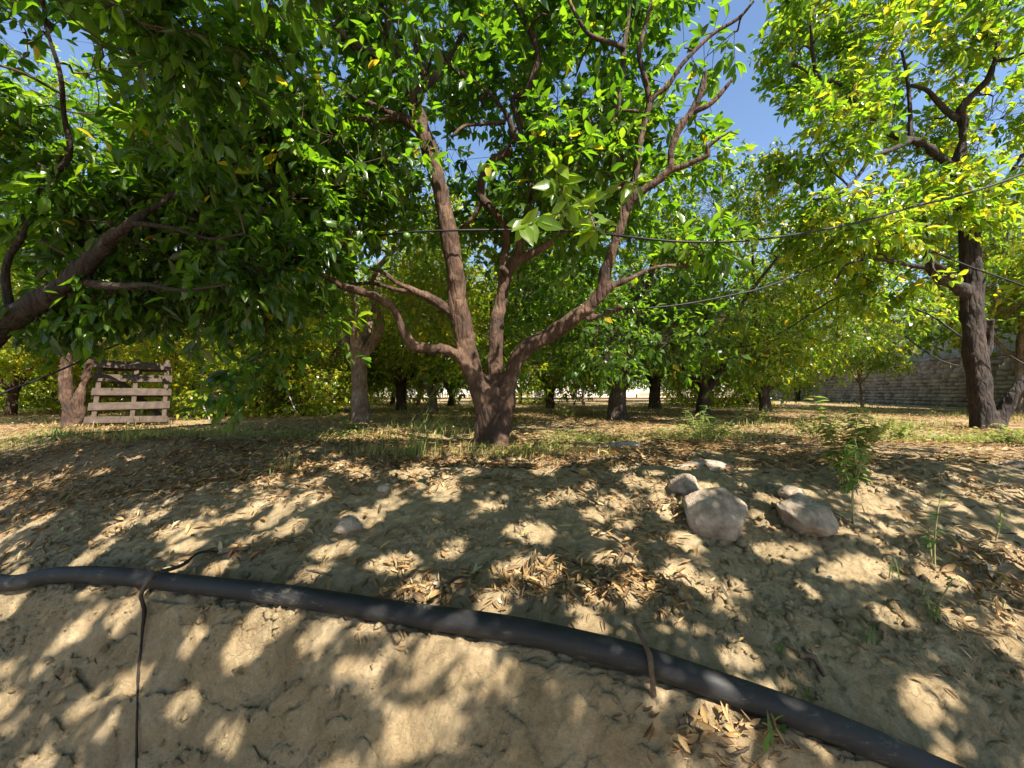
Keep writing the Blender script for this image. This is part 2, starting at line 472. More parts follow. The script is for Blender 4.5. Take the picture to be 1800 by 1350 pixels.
def sample_lobes(lobes, n, shell=.35, clump=2.2, thr=.42, seed=0):
    """points in ellipsoid lobes: (centre, radii, weight)"""
    wts = np.array([l[2] for l in lobes], float); wts /= wts.sum()
    out = []
    tot = 0
    while tot < n:
        k = rng.choice(len(lobes), n, p=wts)
        c = np.array([l[0] for l in lobes])[k]; r = np.array([l[1] for l in lobes])[k]
        d = norm(rng.normal(size=(n, 3)))
        rad = (shell + (1 - shell) * rng.random(n)) ** .6
        p = c + d * r * rad[:, None]
        keep = noise3(p[:, 0] * clump, p[:, 1] * clump, p[:, 2] * clump, seed) > thr + .12 * (rng.random(n) - .5)
        keep &= np.linalg.norm(p - np.array((0, 0, CAMZ)), axis=1) > .85
        p = p[keep]; out.append(p); tot += len(p)
    return np.vstack(out)[:n]

def foliage(tree, off, skel, lobes, n_nodes, n_cl, per=10, L=.085, hi=True, tint=(.45, .16), seed=0, mat=M_LEAF,
            bark=M_BARK, clump=2.2, thr=.42, droop=.35, minz=None, yellow=.02, rbr=.012, twigs=True, keep=None, gap=None):
    """branches from skeleton points to nodes, twigs to leaf clusters, leaves. Two meshes: twigs, crown"""
    sp = np.array(skel)                         # (n,4) x y z r
    nodes = sample_lobes(lobes, n_nodes, .1, clump, thr - .08, seed)
    cl = sample_lobes(lobes, n_cl, .35, clump, thr, seed)
    if minz is not None:
        nodes = nodes[nodes[:, 2] > minz]; cl = cl[cl[:, 2] > minz]
    if keep is not None: cl = cl[keep(cl)]
    d0 = np.min(np.linalg.norm(nodes[:, None] - sp[None, ::3, :3], axis=2), axis=1)
    nodes = nodes[np.argsort(d0)]
    P = list(sp[:, :3]); rr = list(np.minimum(sp[:, 3], rbr * 1.6))
    tb = Tubes()
    PA = np.zeros((len(P) + len(nodes) * 4 + 8, 3)); PR = np.zeros(len(PA)); m = len(P)
    PA[:m] = P; PR[:m] = rr
    for i, nd in enumerate(nodes):
        dd = np.linalg.norm(PA[:m] - nd, axis=1) + .25 * np.clip(PA[:m, 2] - nd[2], 0, None)
        j = int(np.argmin(dd)); a = PA[j]; r0 = max(.0035, PR[j] * .72); ln = np.linalg.norm(nd - a)
        if ln < .05: continue
        mid = (a + nd) / 2 + rng.normal(size=3) * ln * .10 + np.array((0, 0, ln * .06))
        pts = [a, (a + mid) / 2 + rng.normal(size=3) * ln * .04, mid, (mid + nd) / 2 + rng.normal(size=3) * ln * .05, nd]
        rad = np.linspace(r0, max(.0028, r0 * .55), 5)
        if twigs: tb.add(pts, rad, 5 if hi else 4, 2 if hi else 1, cap=False)
        for k in (2, 3, 4):
            if m < len(PA): PA[m] = pts[k]; PR[m] = rad[k]; m += 1
    kd = kdtree.KDTree(m)
    for i in range(m): kd.insert(PA[i], i)
    kd.balance()
    A = np.array([kd.find(c)[0] for c in cl])
    v = cl - A; ln = np.linalg.norm(v, axis=1)
    ok = ln < (.9 if gap is None else .32)
    if gap is not None: ok &= gap(cl)
    cl, A, v, ln = cl[ok], A[ok], v[ok], ln[ok]
    cen = np.mean([l[0] for l in lobes], axis=0)
    ax = norm(norm(v) * .9 + norm(cl - cen) * .5 + rng.normal(size=v.shape) * .45 + np.array((0, 0, .1)))
    SL = .16 + .12 * rng.random(len(cl))
    if not hi and gap is None: SL = SL * 1.5
    if twigs:
        u = norm(np.cross(ax, np.array((.3, .2, 1)))); v2 = np.cross(ax, u)
        ang = np.array([0, 2.094, 4.189])
        ringd = u[:, None] * np.cos(ang)[None, :, None] + v2[:, None] * np.sin(ang)[None, :, None]
        tw = .0027 if gap is None else .0016
        p0 = A; p1 = cl; p2 = cl + ax * SL[:, None]
        VV = np.concatenate([p0[:, None] + ringd * tw, p1[:, None] + ringd * tw * .8, p2[:, None] + ringd * tw * .45], 1)
        n = len(cl); b = (np.arange(n) * 9)[:, None]
        qs = []
        for s0 in (0, 3):
            for j in range(3):
                qs.append(np.concatenate([b + s0 + j, b + s0 + (j + 1) % 3, b + s0 + 3 + (j + 1) % 3, b + s0 + 3 + j], 1))
        tb.Q.append(np.vstack(qs) + tb.n); tb.V.append(VV.reshape(-1, 3)); tb.n += n * 9
        tb.build('twigs', bark, tree, off=off)
    # leaves
    n = len(cl)
    t = rng.random((n, per)); t[:, 0] = 1
    base = cl[:, None] + ax[:, None] * (SL[:, None] * t)[..., None]
    rad = norm(rng.normal(size=(n, per, 3)))
    rad = norm(rad - ax[:, None] * np.sum(rad * ax[:, None], 2, keepdims=True))
    D = norm(ax[:, None] * (.35 + .6 * t[..., None]) + rad * .8 + np.array((0, 0, -1.)) * droop * (rng.random((n, per, 1)) * 1.4))
    N = norm(np.array((0, 0, 1.)) + rng.normal(size=(n, per, 3)) * .45 + ax[:, None] * .3)
    sz = L * (.5 + .85 * rng.random((n, per)))
    ct = tint[0] + tint[1] * rng.normal(size=(n, 1)) + .22 * (noise3(cl[:, 0] * 1.7, cl[:, 1] * 1.7, cl[:, 2] * 1.7, seed + 4)[:, None] - .5)
    tt = np.clip(ct + .07 * rng.normal(size=(n, per)), 0, .9)
    yl = rng.random((n, per)) < yellow; tt[yl] = .93 + .07 * rng.random(yl.sum())
    base, D, N, sz, tt = base.reshape(-1, 3), D.reshape(-1, 3), N.reshape(-1, 3), sz.ravel(), tt.ravel()
    if gap is not None:
        k = gap(base + norm(D) * sz[:, None] * .5) & gap(base) & gap(base + norm(D) * sz[:, None]); base, D, N, sz, tt = base[k], D[k], N[k], sz[k], tt[k]
    N_ = len(base)
    V, Fa, c = leaves(base, D, N, sz, sz * (.44 + .1 * rng.random(N_)),
                      tt, hi, .15 + .5 * rng.random(N_), .02 + .5 * rng.random(N_) ** 1.5)
    return mesh_np('crown', V, [Fa], mat, tree, smooth=hi, col=c, off=off)

def skel_of(samples):
    out = []
    for P, r in samples:
        for i in range(len(P)): out.append((*P[i], r[i]))
    return np.array(out)

def fruit_at(tree, off, p, r=.03):
    n1, n2 = 12, 8
    th = np.arange(n1) * 2 * math.pi / n1; ph = np.linspace(0, math.pi, n2 + 2)[1:-1]
    V = [(0, 0, 1.)] + [(math.sin(b) * math.cos(a), math.sin(b) * math.sin(a), math.cos(b)) for b in ph for a in th] + [(0, 0, -1.)]
    V = np.array(V) * r * np.array((1, 1, .96)) + p
    T = [(0, 1 + i, 1 + (i + 1) % n1) for i in range(n1)]
    e = 1 + (n2 - 1) * n1
    T += [(len(V) - 1, e + (i + 1) % n1, e + i) for i in range(n1)]
    Q = [(1 + k * n1 + i, 1 + (k + 1) * n1 + i, 1 + (k + 1) * n1 + (i + 1) % n1, 1 + k * n1 + (i + 1) % n1) for k in range(n2 - 1) for i in range(n1)]
    return mesh_np('fruit', V, [np.array(T), np.array(Q)], M_FRUIT, tree, off=off)

def dapple_gaps(p):
    # holes cut through the leaves along the sun's rays to shape the dapples
    u = p[:, 0] - p[:, 2] * SUN.x / SUN.z; v = p[:, 1] - p[:, 2] * SUN.y / SUN.z
    dens = .15 + .40 * np.clip((fbm(u * 1.25 + 4, v * 1.25, 301, 2) - .36) / .34, 0, 1) ** 1.5
    dens = dens * np.where(u < -.65, .6, 1)
    solid = np.ones(len(p), bool); C_ = .125
    iu, iv = np.floor(u / C_).astype(np.int64), np.floor(v / C_).astype(np.int64)
    for du in (-1, 0, 1):
        for dv in (-1, 0, 1):
            a, b = iu + du, iv + dv
            cx = (a + .15 + .7 * _h(a, b, 1, 5)) * C_; cy = (b + .15 + .7 * _h(a, b, 2, 5)) * C_
            r = .038 + .038 * _h(a, b, 3, 5)
            on = _h(a, b, 4, 5) < dens
            solid &= ~(on & (np.hypot(u - cx, (v - cy)) < r))
    return solid

# ------------------------------------------------------------------ main tree
def limbs(defs, thick, thin, rmin, fat=.86):
    sk = []
    for i, pts in enumerate(defs):
        P, r = spx(pts)
        r = r * fat; big = r.max() > rmin * fat
        if big: r = np.maximum(r, rmin * .36)
        tb = thick if big else thin
        sp_ = tb.add(P, r, 14 if big else 8, 5 if big else 4, .14 if big else .08, seed=i * 3.7)
        sk.append(sp_)
    return sk

bx = at(868, 788, 3.35); bx[2] = ztf(bx[0], bx[1])
T_main = empty('orange_tree', bx, 'big orange tree in the middle with crooked limbs splitting low from its trunk', 'tree', 'orange trees of the orchard')
Yb = 3.38
D_ = [
 [(868, 812, 38, Yb), (868, 790, 37, Yb), (867, 765, 33, Yb), (867, 735, 31, Yb), (868, 705, 33, Yb), (866, 680, 28, Yb)],
 [(845, 800, 17, Yb), (850, 740, 20, Yb), (850, 700, 23, Yb), (830, 650, 24, Yb), (815, 590, 22, 3.36), (803, 520, 21, 3.34), (796, 450, 20, 3.3), (782, 380, 19, 3.27), (767, 305, 18, 3.23), (745, 235, 17, 3.2), (722, 172, 16, 3.16), (706, 118, 10, 3.1), (688, 60, 8.5, 3.05), (672, 10, 7, 3.0)],
 [(722, 178, 14, 3.16), (735, 158, 11, 3.15), (742, 128, 8, 3.13), (734, 95, 7, 3.12), (730, 64, 7, 3.1)],
 [(735, 160, 10, 3.15), (760, 140, 8, 3.2), (787, 105, 6, 3.25), (815, 60, 5, 3.3)],
 [(745, 235, 12, 3.2), (715, 212, 11, 3.14), (685, 198, 9, 3.05), (650, 182, 7, 2.95), (615, 172, 5, 2.9)],
 [(703, 208, 8, 3.1), (665, 208, 7, 3.0), (630, 209, 5, 2.9)],
 [(706, 118, 9, 3.1), (675, 103, 8, 3.05), (643, 87, 7, 3.0), (613, 72, 6, 2.95), (590, 40, 5, 2.9)],
 [(845, 690, 17, Yb), (828, 655, 16, 3.33), (805, 625, 13, 3.28), (780, 614, 11, 3.22), (750, 614, 10.5, 3.15), (725, 606, 11, 3.1), (710, 585, 10, 3.07), (700, 560, 9, 3.05), (686, 537, 9, 3.0), (660, 521, 8, 2.95), (630, 512, 7, 2.9), (595, 500, 6, 2.85), (560, 478, 5, 2.8)],
 [(808, 575, 14, 3.35), (795, 553, 12, 3.35), (767, 530, 10, 3.3), (735, 515, 8, 3.25), (700, 498, 6, 3.2), (668, 477, 5, 3.15), (600, 460, 4, 3.1), (540, 440, 3, 3.05)],
 [(735, 515, 7, 3.25), (700, 510, 5, 3.3), (655, 498, 4, 3.3), (610, 500, 3, 3.3)],
 [(870, 720, 22, 3.42), (870, 680, 19, 3.43), (870, 630, 17, 3.45), (872, 580, 16, 3.47), (878, 540, 15, 3.5), (883, 510, 15, 3.5), (890, 480, 14, 3.5), (905, 460, 12, 3.5), (930, 447, 9, 3.52), (950, 437, 8, 3.52), (975, 420, 6, 3.5), (1000, 395, 5, 3.45)],
 [(886, 495, 14, 3.5), (884, 460, 11, 3.52), (890, 425, 10, 3.55), (885, 395, 10, 3.55), (868, 368, 10, 3.56), (848, 347, 10, 3.58), (848, 312, 9, 3.6), (862, 285, 9, 3.6), (896, 265, 8, 3.6)],
 [(889, 482, 8, 3.44), (884, 474, 9, 3.38), (882, 470, 8, 3.35)],
 [(848, 352, 6, 3.58), (830, 385, 5, 3.65), (810, 400, 4, 3.7)],
 [(905, 460, 8, 3.5), (922, 400, 7, 3.5), (934, 320, 6.5, 3.45), (928, 258, 6.5, 3.4), (905, 240, 6.5, 3.38), (892, 205, 6.5, 3.35), (868, 172, 6, 3.3), (833, 143, 5.5, 3.25), (800, 120, 5, 3.2), (770, 85, 4, 3.15)],
 [(918, 248, 6, 3.4), (913, 222, 6, 3.4), (905, 195, 6, 3.36), (902, 172, 6, 3.35), (922, 165, 6.5, 3.3), (936, 138, 7, 3.25), (944, 105, 7, 3.2), (940, 72, 7, 3.15), (920, 32, 7, 3.1), (902, -10, 6, 3.05)],
 [(888, 215, 5, 3.35), (850, 218, 4, 3.3), (815, 222, 3.5, 3.25), (795, 240, 3, 3.2)],
 [(885, 760, 18, Yb), (888, 720, 21, Yb), (892, 690, 19, Yb), (900, 655, 17, Yb), (915, 622, 18, 3.36), (945, 600, 19, 3.34), (980, 580, 18, 3.3), (1015, 556, 17, 3.25), (1042, 532, 16, 3.2), (1060, 510, 16, 3.17), (1066, 480, 14, 3.14), (1074, 450, 12, 3.1), (1085, 415, 11, 3.07), (1100, 375, 11, 3.04), (1113, 350, 11, 3.0), (1150, 322, 10, 2.95), (1176, 298, 9.5, 2.92), (1181, 268, 8.5, 2.9), (1192, 230, 8.5, 2.88), (1215, 198, 9, 2.85), (1232, 165, 7, 2.82), (1240, 125, 5, 2.8)],
 [(1217, 197, 7, 2.85), (1243, 186, 6.5, 2.82), (1262, 170, 6, 2.8), (1287, 140, 4, 2.75)],
 [(1176, 300, 8, 2.92), (1200, 293, 7, 2.9), (1222, 283, 6.5, 2.88), (1243, 272, 6, 2.86), (1245, 258, 5, 2.84), (1268, 240, 3.5, 2.8)],
 [(1060, 512, 12, 3.17), (1085, 499, 9, 3.2), (1105, 491, 7, 3.22), (1133, 477, 5, 3.25), (1168, 467, 4, 3.3), (1215, 470, 3, 3.35)],
 [(1030, 562, 10, 3.22), (1050, 556, 7, 3.2), (1075, 549, 6, 3.18), (1092, 537, 6, 3.15)],
 [(1095, 385, 9, 3.05), (1096, 340, 8, 3.1), (1088, 285, 8, 3.1), (1078, 225, 8, 3.1), (1088, 170, 8, 3.08), (1095, 120, 8, 3.05), (1098, 80, 8, 3.02), (1104, 30, 7.5, 3.0), (1110, -30, 6, 2.95)],
 [(1098, 85, 7, 3.02), (1075, 75, 5, 3.0), (1035, 60, 4.5, 2.95), (1015, 30, 4, 2.9), (995, -10, 3.5, 2.85)],
 [(1112, 348, 8, 3.0), (1118, 300, 7.5, 2.98), (1125, 250, 7, 2.96), (1134, 210, 7, 2.94), (1141, 178, 7, 2.92), (1133, 135, 6.5, 2.9), (1123, 92, 6, 2.88), (1133, 50, 5, 2.85), (1148, -10, 4, 2.8)],
 [(1140, 182, 6.5, 2.92), (1155, 165, 6, 2.9), (1175, 150, 5.5, 2.88), (1200, 112, 5, 2.84), (1250, 62, 4.5, 2.8), (1297, 33, 4, 2.76), (1325, 2, 3, 2.7)],
]
tk, tn = Tubes(), Tubes()
sk = limbs(D_, tk, tn, .036, .80)
remeshed('trunk', tk, .011, M_BARK, T_main, bx, 5, tn, .006)
lob = [(at(540, 90, 3.0), (1.2, .9, .9), 2.6), (at(470, 330, 3.0), (.85, .7, .75), 1.8), (at(520, 460, 2.95), (.36, .36, .22), .22),
       (at(430, 655, 2.5), (.11, .16, .13), .035), (at(470, 590, 2.7), (.10, .14, .22), .045), (at(1235, 440, 3.3), (.22, .25, .14), .12), (at(1275, 235, 2.85), (.12, .15, .12), .05), (at(640, 290, 3.3), (.7, .7, .5), .7), (at(800, 20, 3.5), (1.1, 1, .7), 1.8),
       (at(960, 130, 3.75), (.9, .9, .8), 1.4), (at(1010, 320, 3.5), (.7, .75, .5), 1.3), (at(1150, 110, 3.3), (.5, .6, .7), .75),
       (at(1255, 190, 2.85), (.2, .28, .3), .22), (at(1290, 20, 2.9), (.2, .3, .2), .15), (at(900, -260, 3.2), (2.1, 1.5, .9), 2.6),
       (at(850, 330, 4.7), (1.6, .8, .9), 1.5), (at(560, 330, 4.6), (1.2, .8, .9), 1.2), (at(980, 400, 4.6), (1.1, .7, .5), .8),
       (at(1180, 250, 3.6), (.4, .5, .35), .35), (at(610, 600, 3.2), (.14, .2, .22), .06)]
def keep_main(p):
    # the heart of the tree round the limbs is bare, as the photo shows it
    r = np.hypot(p[:, 0] + .1, (p[:, 1] - 3.2))
    front = (p[:, 1] < 3.05) & (p[:, 0] > -1.25) & (p[:, 0] < 1.3) & (p[:, 2] < 3.3) & (rng.random(len(p)) < .68)
    return ~((r < .75) & (p[:, 2] < 1.5)) & ~front
foliage(T_main, bx, skel_of(sk), lob, 620, 4000, 9, .10, True, (.36, .14), 3, clump=2.7, thr=.52, yellow=.012, keep=keep_main)
for px, py, Y in ((1055, 52, 3.0), (931, 217, 3.1), (1025, 157, 3.1), (968, 290, 3.0), (997, 155, 2.9), (720, 255, 2.9), (663, 165, 2.9), (683, 250, 2.8), (1003, 218, 3.0), (715, 415, 2.9), (412, 140, 2.6), (497, 33, 2.6)):
    fruit_at(T_main, bx, at(px, py, Y), .027)
# leafy shoot hanging in front of the limbs
sh = Tubes()
shp = [[(1090, 330, 4, 2.9), (1060, 340, 3.5, 2.4), (1030, 352, 3.2, 1.95), (990, 372, 3, 1.6), (950, 382, 2.5, 1.5), (915, 395, 2, 1.46)],
       [(1030, 352, 3, 1.95), (1040, 385, 2.5, 1.75), (1050, 410, 2, 1.7)], [(1000, 368, 2.5, 1.65), (985, 330, 2, 1.6), (975, 290, 1.6, 1.6)],
       [(1060, 340, 3, 2.4), (1095, 320, 2.6, 2.1), (1120, 325, 2, 1.95)]]
Pl, Dl, Nl, Ll, Tl = [], [], [], [], []
for k, pts in enumerate(shp):
    P, r = spx(pts); P, r = sh.add(P, r * .6, 6, 4)
    for i in range(len(P)):
        if P[i][1] > 2.2 or (i % 2 and k == 0 and rng.random() < .2): continue
        for q_ in range(2):
            d = rng.normal(size=3) * .55 + np.array((rng.choice((-1, 1)) * .5, -.05, -.35))
            Pl.append(P[i]); Dl.append(d); Nl.append(rng.normal(size=3) * .5 + np.array((0, -.6, .7))); Ll.append(.07 + .05 * rng.random()); Tl.append(.5 + .25 * rng.random())
Ll = np.array(Ll)
hb = sh.build('hanging_branch', M_TWIG, T_main, off=bx)
V, Fa, c = leaves(np.array(Pl), np.array(Dl), np.array(Nl), Ll, Ll * .5, np.array(Tl), True, .3, .2)
mesh_np('leaves', V, [Fa], M_LEAF, hb, True, c, off=bx)

# ------------------------------------------------------------------ right-hand tree
YR = 5.0
rx = at(1722, 758, YR); rx[2] = ztf(rx[0], rx[1])
T_r = empty('orange_tree', rx, 'orange tree near the right edge with a thick dark trunk and yellow-green leaves', 'tree', 'orange trees of the orchard')
D_ = [
 [(1735, 790, 44, YR), (1732, 760, 36, YR), (1725, 720, 28, YR), (1718, 660, 26, YR), (1713, 600, 25, YR), (1711, 540, 25, YR), (1708, 480, 25, YR), (1704, 430, 22, YR), (1696, 380, 19, YR), (1690, 330, 17, YR), (1684, 290, 14, YR), (1692, 250, 12, 4.95), (1694, 215, 12, 4.9), (1690, 190, 12, 4.85), (1712, 165, 11, 4.8), (1738, 138, 10, 4.7), (1750, 100, 8, 4.65), (1756, 50, 7, 4.6), (1760, -20, 5, 4.5)],
 [(1750, 105, 7, 4.65), (1770, 105, 5, 4.6), (1802, 92, 4, 4.5)],
 [(1690, 320, 13, YR), (1662, 285, 11, 4.95), (1620, 252, 10, 4.85), (1578, 240, 9, 4.75), (1543, 214, 8, 4.7), (1510, 188, 8, 4.6), (1490, 168, 7, 4.55), (1482, 152, 7, 4.5), (1447, 138, 6, 4.45), (1413, 122, 4, 4.4), (1395, 110, 3, 4.35)],
 [(1434, 130, 5, 4.45), (1428, 90, 4, 4.4), (1425, 45, 3, 4.3)],
 [(1684, 210, 9, 4.9), (1665, 196, 8, 4.9), (1645, 175, 7, 4.85), (1628, 158, 5, 4.8), (1600, 150, 4, 4.8)],
 [(1600, 250, 7, 4.8), (1600, 200, 5, 4.8), (1595, 140, 4, 4.8), (1585, 90, 3, 4.7)],
 [(1600, 247, 7, 4.8), (1570, 262, 6, 4.7), (1533, 278, 5, 4.6), (1500, 320, 4, 4.5), (1470, 345, 3, 4.4), (1430, 350, 2.5, 4.3)],
 [(1700, 515, 20, YR), (1675, 498, 14, 4.9), (1648, 488, 11, 4.8), (1634, 468, 10, 4.75), (1628, 440, 10, 4.7), (1600, 418, 8, 4.6), (1565, 408, 6, 4.5), (1520, 412, 5, 4.4)],
 [(1675, 490, 10, 4.8), (1655, 470, 9, 4.7), (1640, 462, 8, 4.6)],
 [(1630, 470, 8, 4.75), (1600, 466, 6, 4.7), (1560, 458, 5, 4.6), (1520, 456, 4, 4.5), (1485, 468, 3, 4.4), (1468, 500, 2.5, 4.3)],
 [(1740, 770, 26, YR), (1765, 722, 17, 4.95), (1783, 690, 15, 4.9), (1800, 668, 14, 4.9), (1840, 630, 12, 4.9), (1880, 570, 10, 4.9)],
 [(1725, 640, 14, YR), (1738, 600, 9, YR), (1745, 560, 8, 4.9)],
 [(1708, 430, 12, YR), (1730, 380, 8, 5.1), (1760, 330, 6, 5.2), (1800, 270, 5, 5.3)],
]
tk, tn = Tubes(), Tubes()
sk = limbs(D_, tk, tn, .045, .90)
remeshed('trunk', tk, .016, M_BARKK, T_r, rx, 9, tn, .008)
lob = [(at(1480, 60, 4.6), (.75, .8, .7), 1.5), (at(1450, 230, 4.6), (.6, .7, .5), 1.0), (at(1500, 400, 4.6), (.7, .7, .4), .9), (at(1620, 60, 4.8), (1.0, .9, .7), 1.4),
       (at(1620, 380, 5.1), (.8, .8, .4), .8), (at(1780, 150, 4.8), (1, .9, .8), 1.3), (at(1800, 380, 5.2), (.8, .8, .7), 1.1),
       (at(1650, -200, 4.8), (2.2, 1.6, .9), 1.8), (at(1570, 500, 4.8), (.4, .5, .2), .25), (at(1560, 300, 5.6), (1.2, .6, .8), .8), (at(1790, 520, 5.5), (.5, .5, .35), .4)]
foliage(T_r, rx, skel_of(sk), lob, 380, 3000, 9, .095, True, (.63, .13), 23, bark=M_BARKD, thr=.47, yellow=.025)

# ------------------------------------------------------------------ left near tree (trunk out of the frame)
lx = np.array((-4.5, 3.3, 0.)); lx[2] = ztf(lx[0], lx[1])
T_l = empty('orange_tree', lx, 'shaded orange tree at the left edge whose thick dark limb slants up into the picture', 'tree', 'orange trees of the orchard')
tk, tn = Tubes(), Tubes(); sk = []
sk.append(tk.add([lx - (0, 0, .1), lx + (0, 0, .15), lx + (.08, -.05, .45), lx + (.2, -.1, .7)], [.2, .16, .14, .12], 14, 5, .12))
D_ = [
 [(60, 535, 27, 2.45), (110, 503, 24, 2.4), (150, 470, 21, 2.36), (187, 430, 18, 2.3), (230, 392, 12, 2.25), (275, 362, 7, 2.3), (320, 330, 5, 2.35), (350, 290, 3, 2.4)],
 [(130, 492, 14, 2.4), (170, 500, 12, 2.35), (215, 503, 9, 2.3), (260, 500, 6, 2.2), (320, 510, 4, 2.15), (400, 500, 3, 2.1)],
 [(20, 560, 14, 2.5), (10, 470, 10, 2.5), (45, 405, 9, 2.45), (77, 327, 8, 2.4), (122, 275, 8, 2.3), (112, 200, 7, 2.2), (106, 130, 6, 2.1), (80, 40, 5, 2.0), (70, -80, 4, 1.9)],
 [(230, 392, 8, 2.25), (300, 400, 5, 2.2), (370, 420, 4, 2.2), (430, 410, 3, 2.2)],
]
P0 = [lx + (.1, -.05, .5), lx + (.35, -.3, .72), at(-40, 600, 2.6)]
P, r = spx(D_[0]); P = np.vstack([P0, P]); r = np.concatenate([[.14, .12, .095], r * .95])
sk.append(tk.add(P, np.maximum(r, .02), 14, 5, .14, seed=4))
sk += limbs(D_[1:], tk, tn, .033)
over = [(-3.6, 2.4, 1.4), (-3.0, 1.5, 2.1), (-2.4, .7, 2.45), (-1.6, .3, 2.6)]
sk.append(tn.add([P[0] + (.2, -.15, .1)] + [np.array(p) for p in over], [.08, .07, .055, .04, .02], 8, 4, .1))
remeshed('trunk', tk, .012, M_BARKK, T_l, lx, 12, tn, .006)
lob = [(at(130, 60, 2.3), (.9, .7, .7), 1.9), (at(60, 300, 2.6), (.8, .6, .5), 1.2), (at(250, 420, 2.6), (.55, .45, .36), 1.0), (at(360, 510, 2.5), (.34, .30, .2), .7),
       (at(190, 530, 2.6), (.3, .25, .07), .22), (at(330, 625, 2.45), (.13, .15, .13), .12), (at(50, 560, 2.6), (.45, .3, .05), .2), (at(420, 470, 2.5), (.4, .35, .3), .45),
       (at(330, 180, 2.1), (.55, .5, .4), .8), (at(350, -60, 1.5), (.75, .5, .3), .9), ((-2.4, .2, 2.7), (1.4, 1.2, .25), 1.3), ((-1.6, 1.3, 2.9), (1.2, .7, .22), .8), ((-3.4, 1.3, 3.0), (1.2, 1.1, .3), .8), (at(390, 330, 2.8), (.5, .5, .4), .6)]
foliage(T_l, lx, skel_of(sk), lob, 460, 3100, 9, .08, True, (.23, .14), 33, bark=M_BARKD, thr=.47, clump=2.6, gap=lambda p: dapple_gaps(p) | (p[:, 2] < 2.2), yellow=.006, droop=.5)

# ------------------------------------------------------------------ tree overhead, behind the camera on the lower terrace (casts the dappled shade)
ox = np.array((2.9, -1.6, 0.)); ox[2] = ztf(ox[0], ox[1])
T_o = empty('orange_tree', ox, 'orange tree on the lower terrace whose crown reaches over the bank', 'tree', 'orange trees of the orchard')
tk, tn = Tubes(), Tubes(); sk = []
sk.append(tk.add([ox - (0, 0, .1), ox + (0, 0, .2), ox + (-.05, .05, .8), ox + (-.1, .1, 1.4)], [.24, .18, .15, .14], 14, 5, .12))
for tx, ty, tz in ((1.4, -.3, 2.5), (3.6, .5, 2.6), (.2, -.8, 2.55), (2.6, -2.4, 3.0), (4.4, -1.4, 3.2)):
    a = ox + (-.1, .1, 1.3); b = np.array((tx, ty, tz)); mdl = (a + b) / 2 + (0, 0, .25)
    sk.append(tn.add([a, a * .6 + mdl * .4 + (.05, 0, .1), mdl, (mdl + b) / 2 + rng.normal(size=3) * .08, b], [.09, .075, .055, .04, .02], 8, 4, .1))
remeshed('trunk', tk, .02, M_BARKD, T_o, ox, 14, tn, .008)
lob = [((1.6, -.7, 2.5), (1.9, 1.4, .2), 2.5), ((3.5, -.2, 2.6), (1.5, 1.4, .3), 1.2), ((.1, -.8, 2.55), (1.7, 1.5, .2), 2.3), ((-1.6, -.5, 2.6), (1.5, 1.4, .2), 1.8), ((1.5, 1.0, 2.7), (1.8, .95, .2), 1.5), ((-.6, 1.0, 2.75), (1.4, .85, .2), 1.0), ((3.4, 1.5, 2.8), (1.2, 1.1, .2), .9), ((3.2, -2.4, 3.0), (1.6, 1.3, .5), .35)]
foliage(T_o, ox, skel_of(sk), lob, 900, 12000, 11, .08, False, (.4, .12), 43, bark=M_BARKD, thr=.34, clump=3.0, yellow=.01, rbr=.008, gap=dapple_gaps)

# ------------------------------------------------------------------ background trees
def proto(kind, seed, height, rad, low, bark, tint, n_cl, yellow, per=8, L=.105, trunks=1, fork=.55, r0=.13):
    """one tree at the origin; returns list of (name, mesh)"""
    root = bpy.data.objects.new('tmp', None); COL.objects.link(root)
    tb = Tubes(); sk = []
    k = rng.integers(4, 6)
    lean = rng.normal(size=2) * .04
    top = np.array((lean[0], lean[1], fork))
    sk.append(tb.add([(0, 0, -.12), (0, 0, .05), (lean[0] * .6, lean[1] * .6, fork * .5), top], [r0 * 1.45, r0 * 1.1, r0 * .95, r0 * .95], 12, 5, .12, seed=seed))
    a0 = rng.random() * 6.28
    for i in range(k):
        a = a0 + i * 6.283 / k + rng.normal() * .25
        rr = rad * (.4 + .2 * rng.random()); zz = low + (height - low) * (.5 + .3 * rng.random())
        e = np.array((math.cos(a) * rr, math.sin(a) * rr, zz))
        p1 = top * .75 + e * .25 + np.array((math.cos(a) * .12, math.sin(a) * .12, -.04))
        p2 = top * .45 + e * .55 + rng.normal(size=3) * .08
        sk.append(tb.add([top - (0, 0, .12), p1, p2, e], [r0 * .75, r0 * .55, r0 * .38, r0 * .2], 9, 4, .14, seed=seed + i))
    tb.build('trunk', bark, root)
    lobes = [((0, 0, (height + low) / 2 + .1), (rad, rad, (height - low) / 2), 2.0)]
    for i in range(8):
        a = i * .785 + rng.normal() * .2
        rr = rad * (.62 + .2 * rng.random())
        lobes.append(((math.cos(a) * rr, math.sin(a) * rr, low + .35 + (height - low - .9) * rng.random() ** 1.3), (rad * .45, rad * .45, .45 + .25 * rng.random()), .6))
    foliage(root, (0, 0, 0), skel_of(sk), lobes, 130, n_cl, per, L, False, tint, seed, bark=bark, clump=1.8, thr=.40, yellow=yellow, minz=low - .25, droop=.3)
    out = [(c.name.split('.')[0], c.data) for c in root.children]
    for c in list(root.children): bpy.data.objects.remove(c)
    bpy.data.objects.remove(root)
    return out
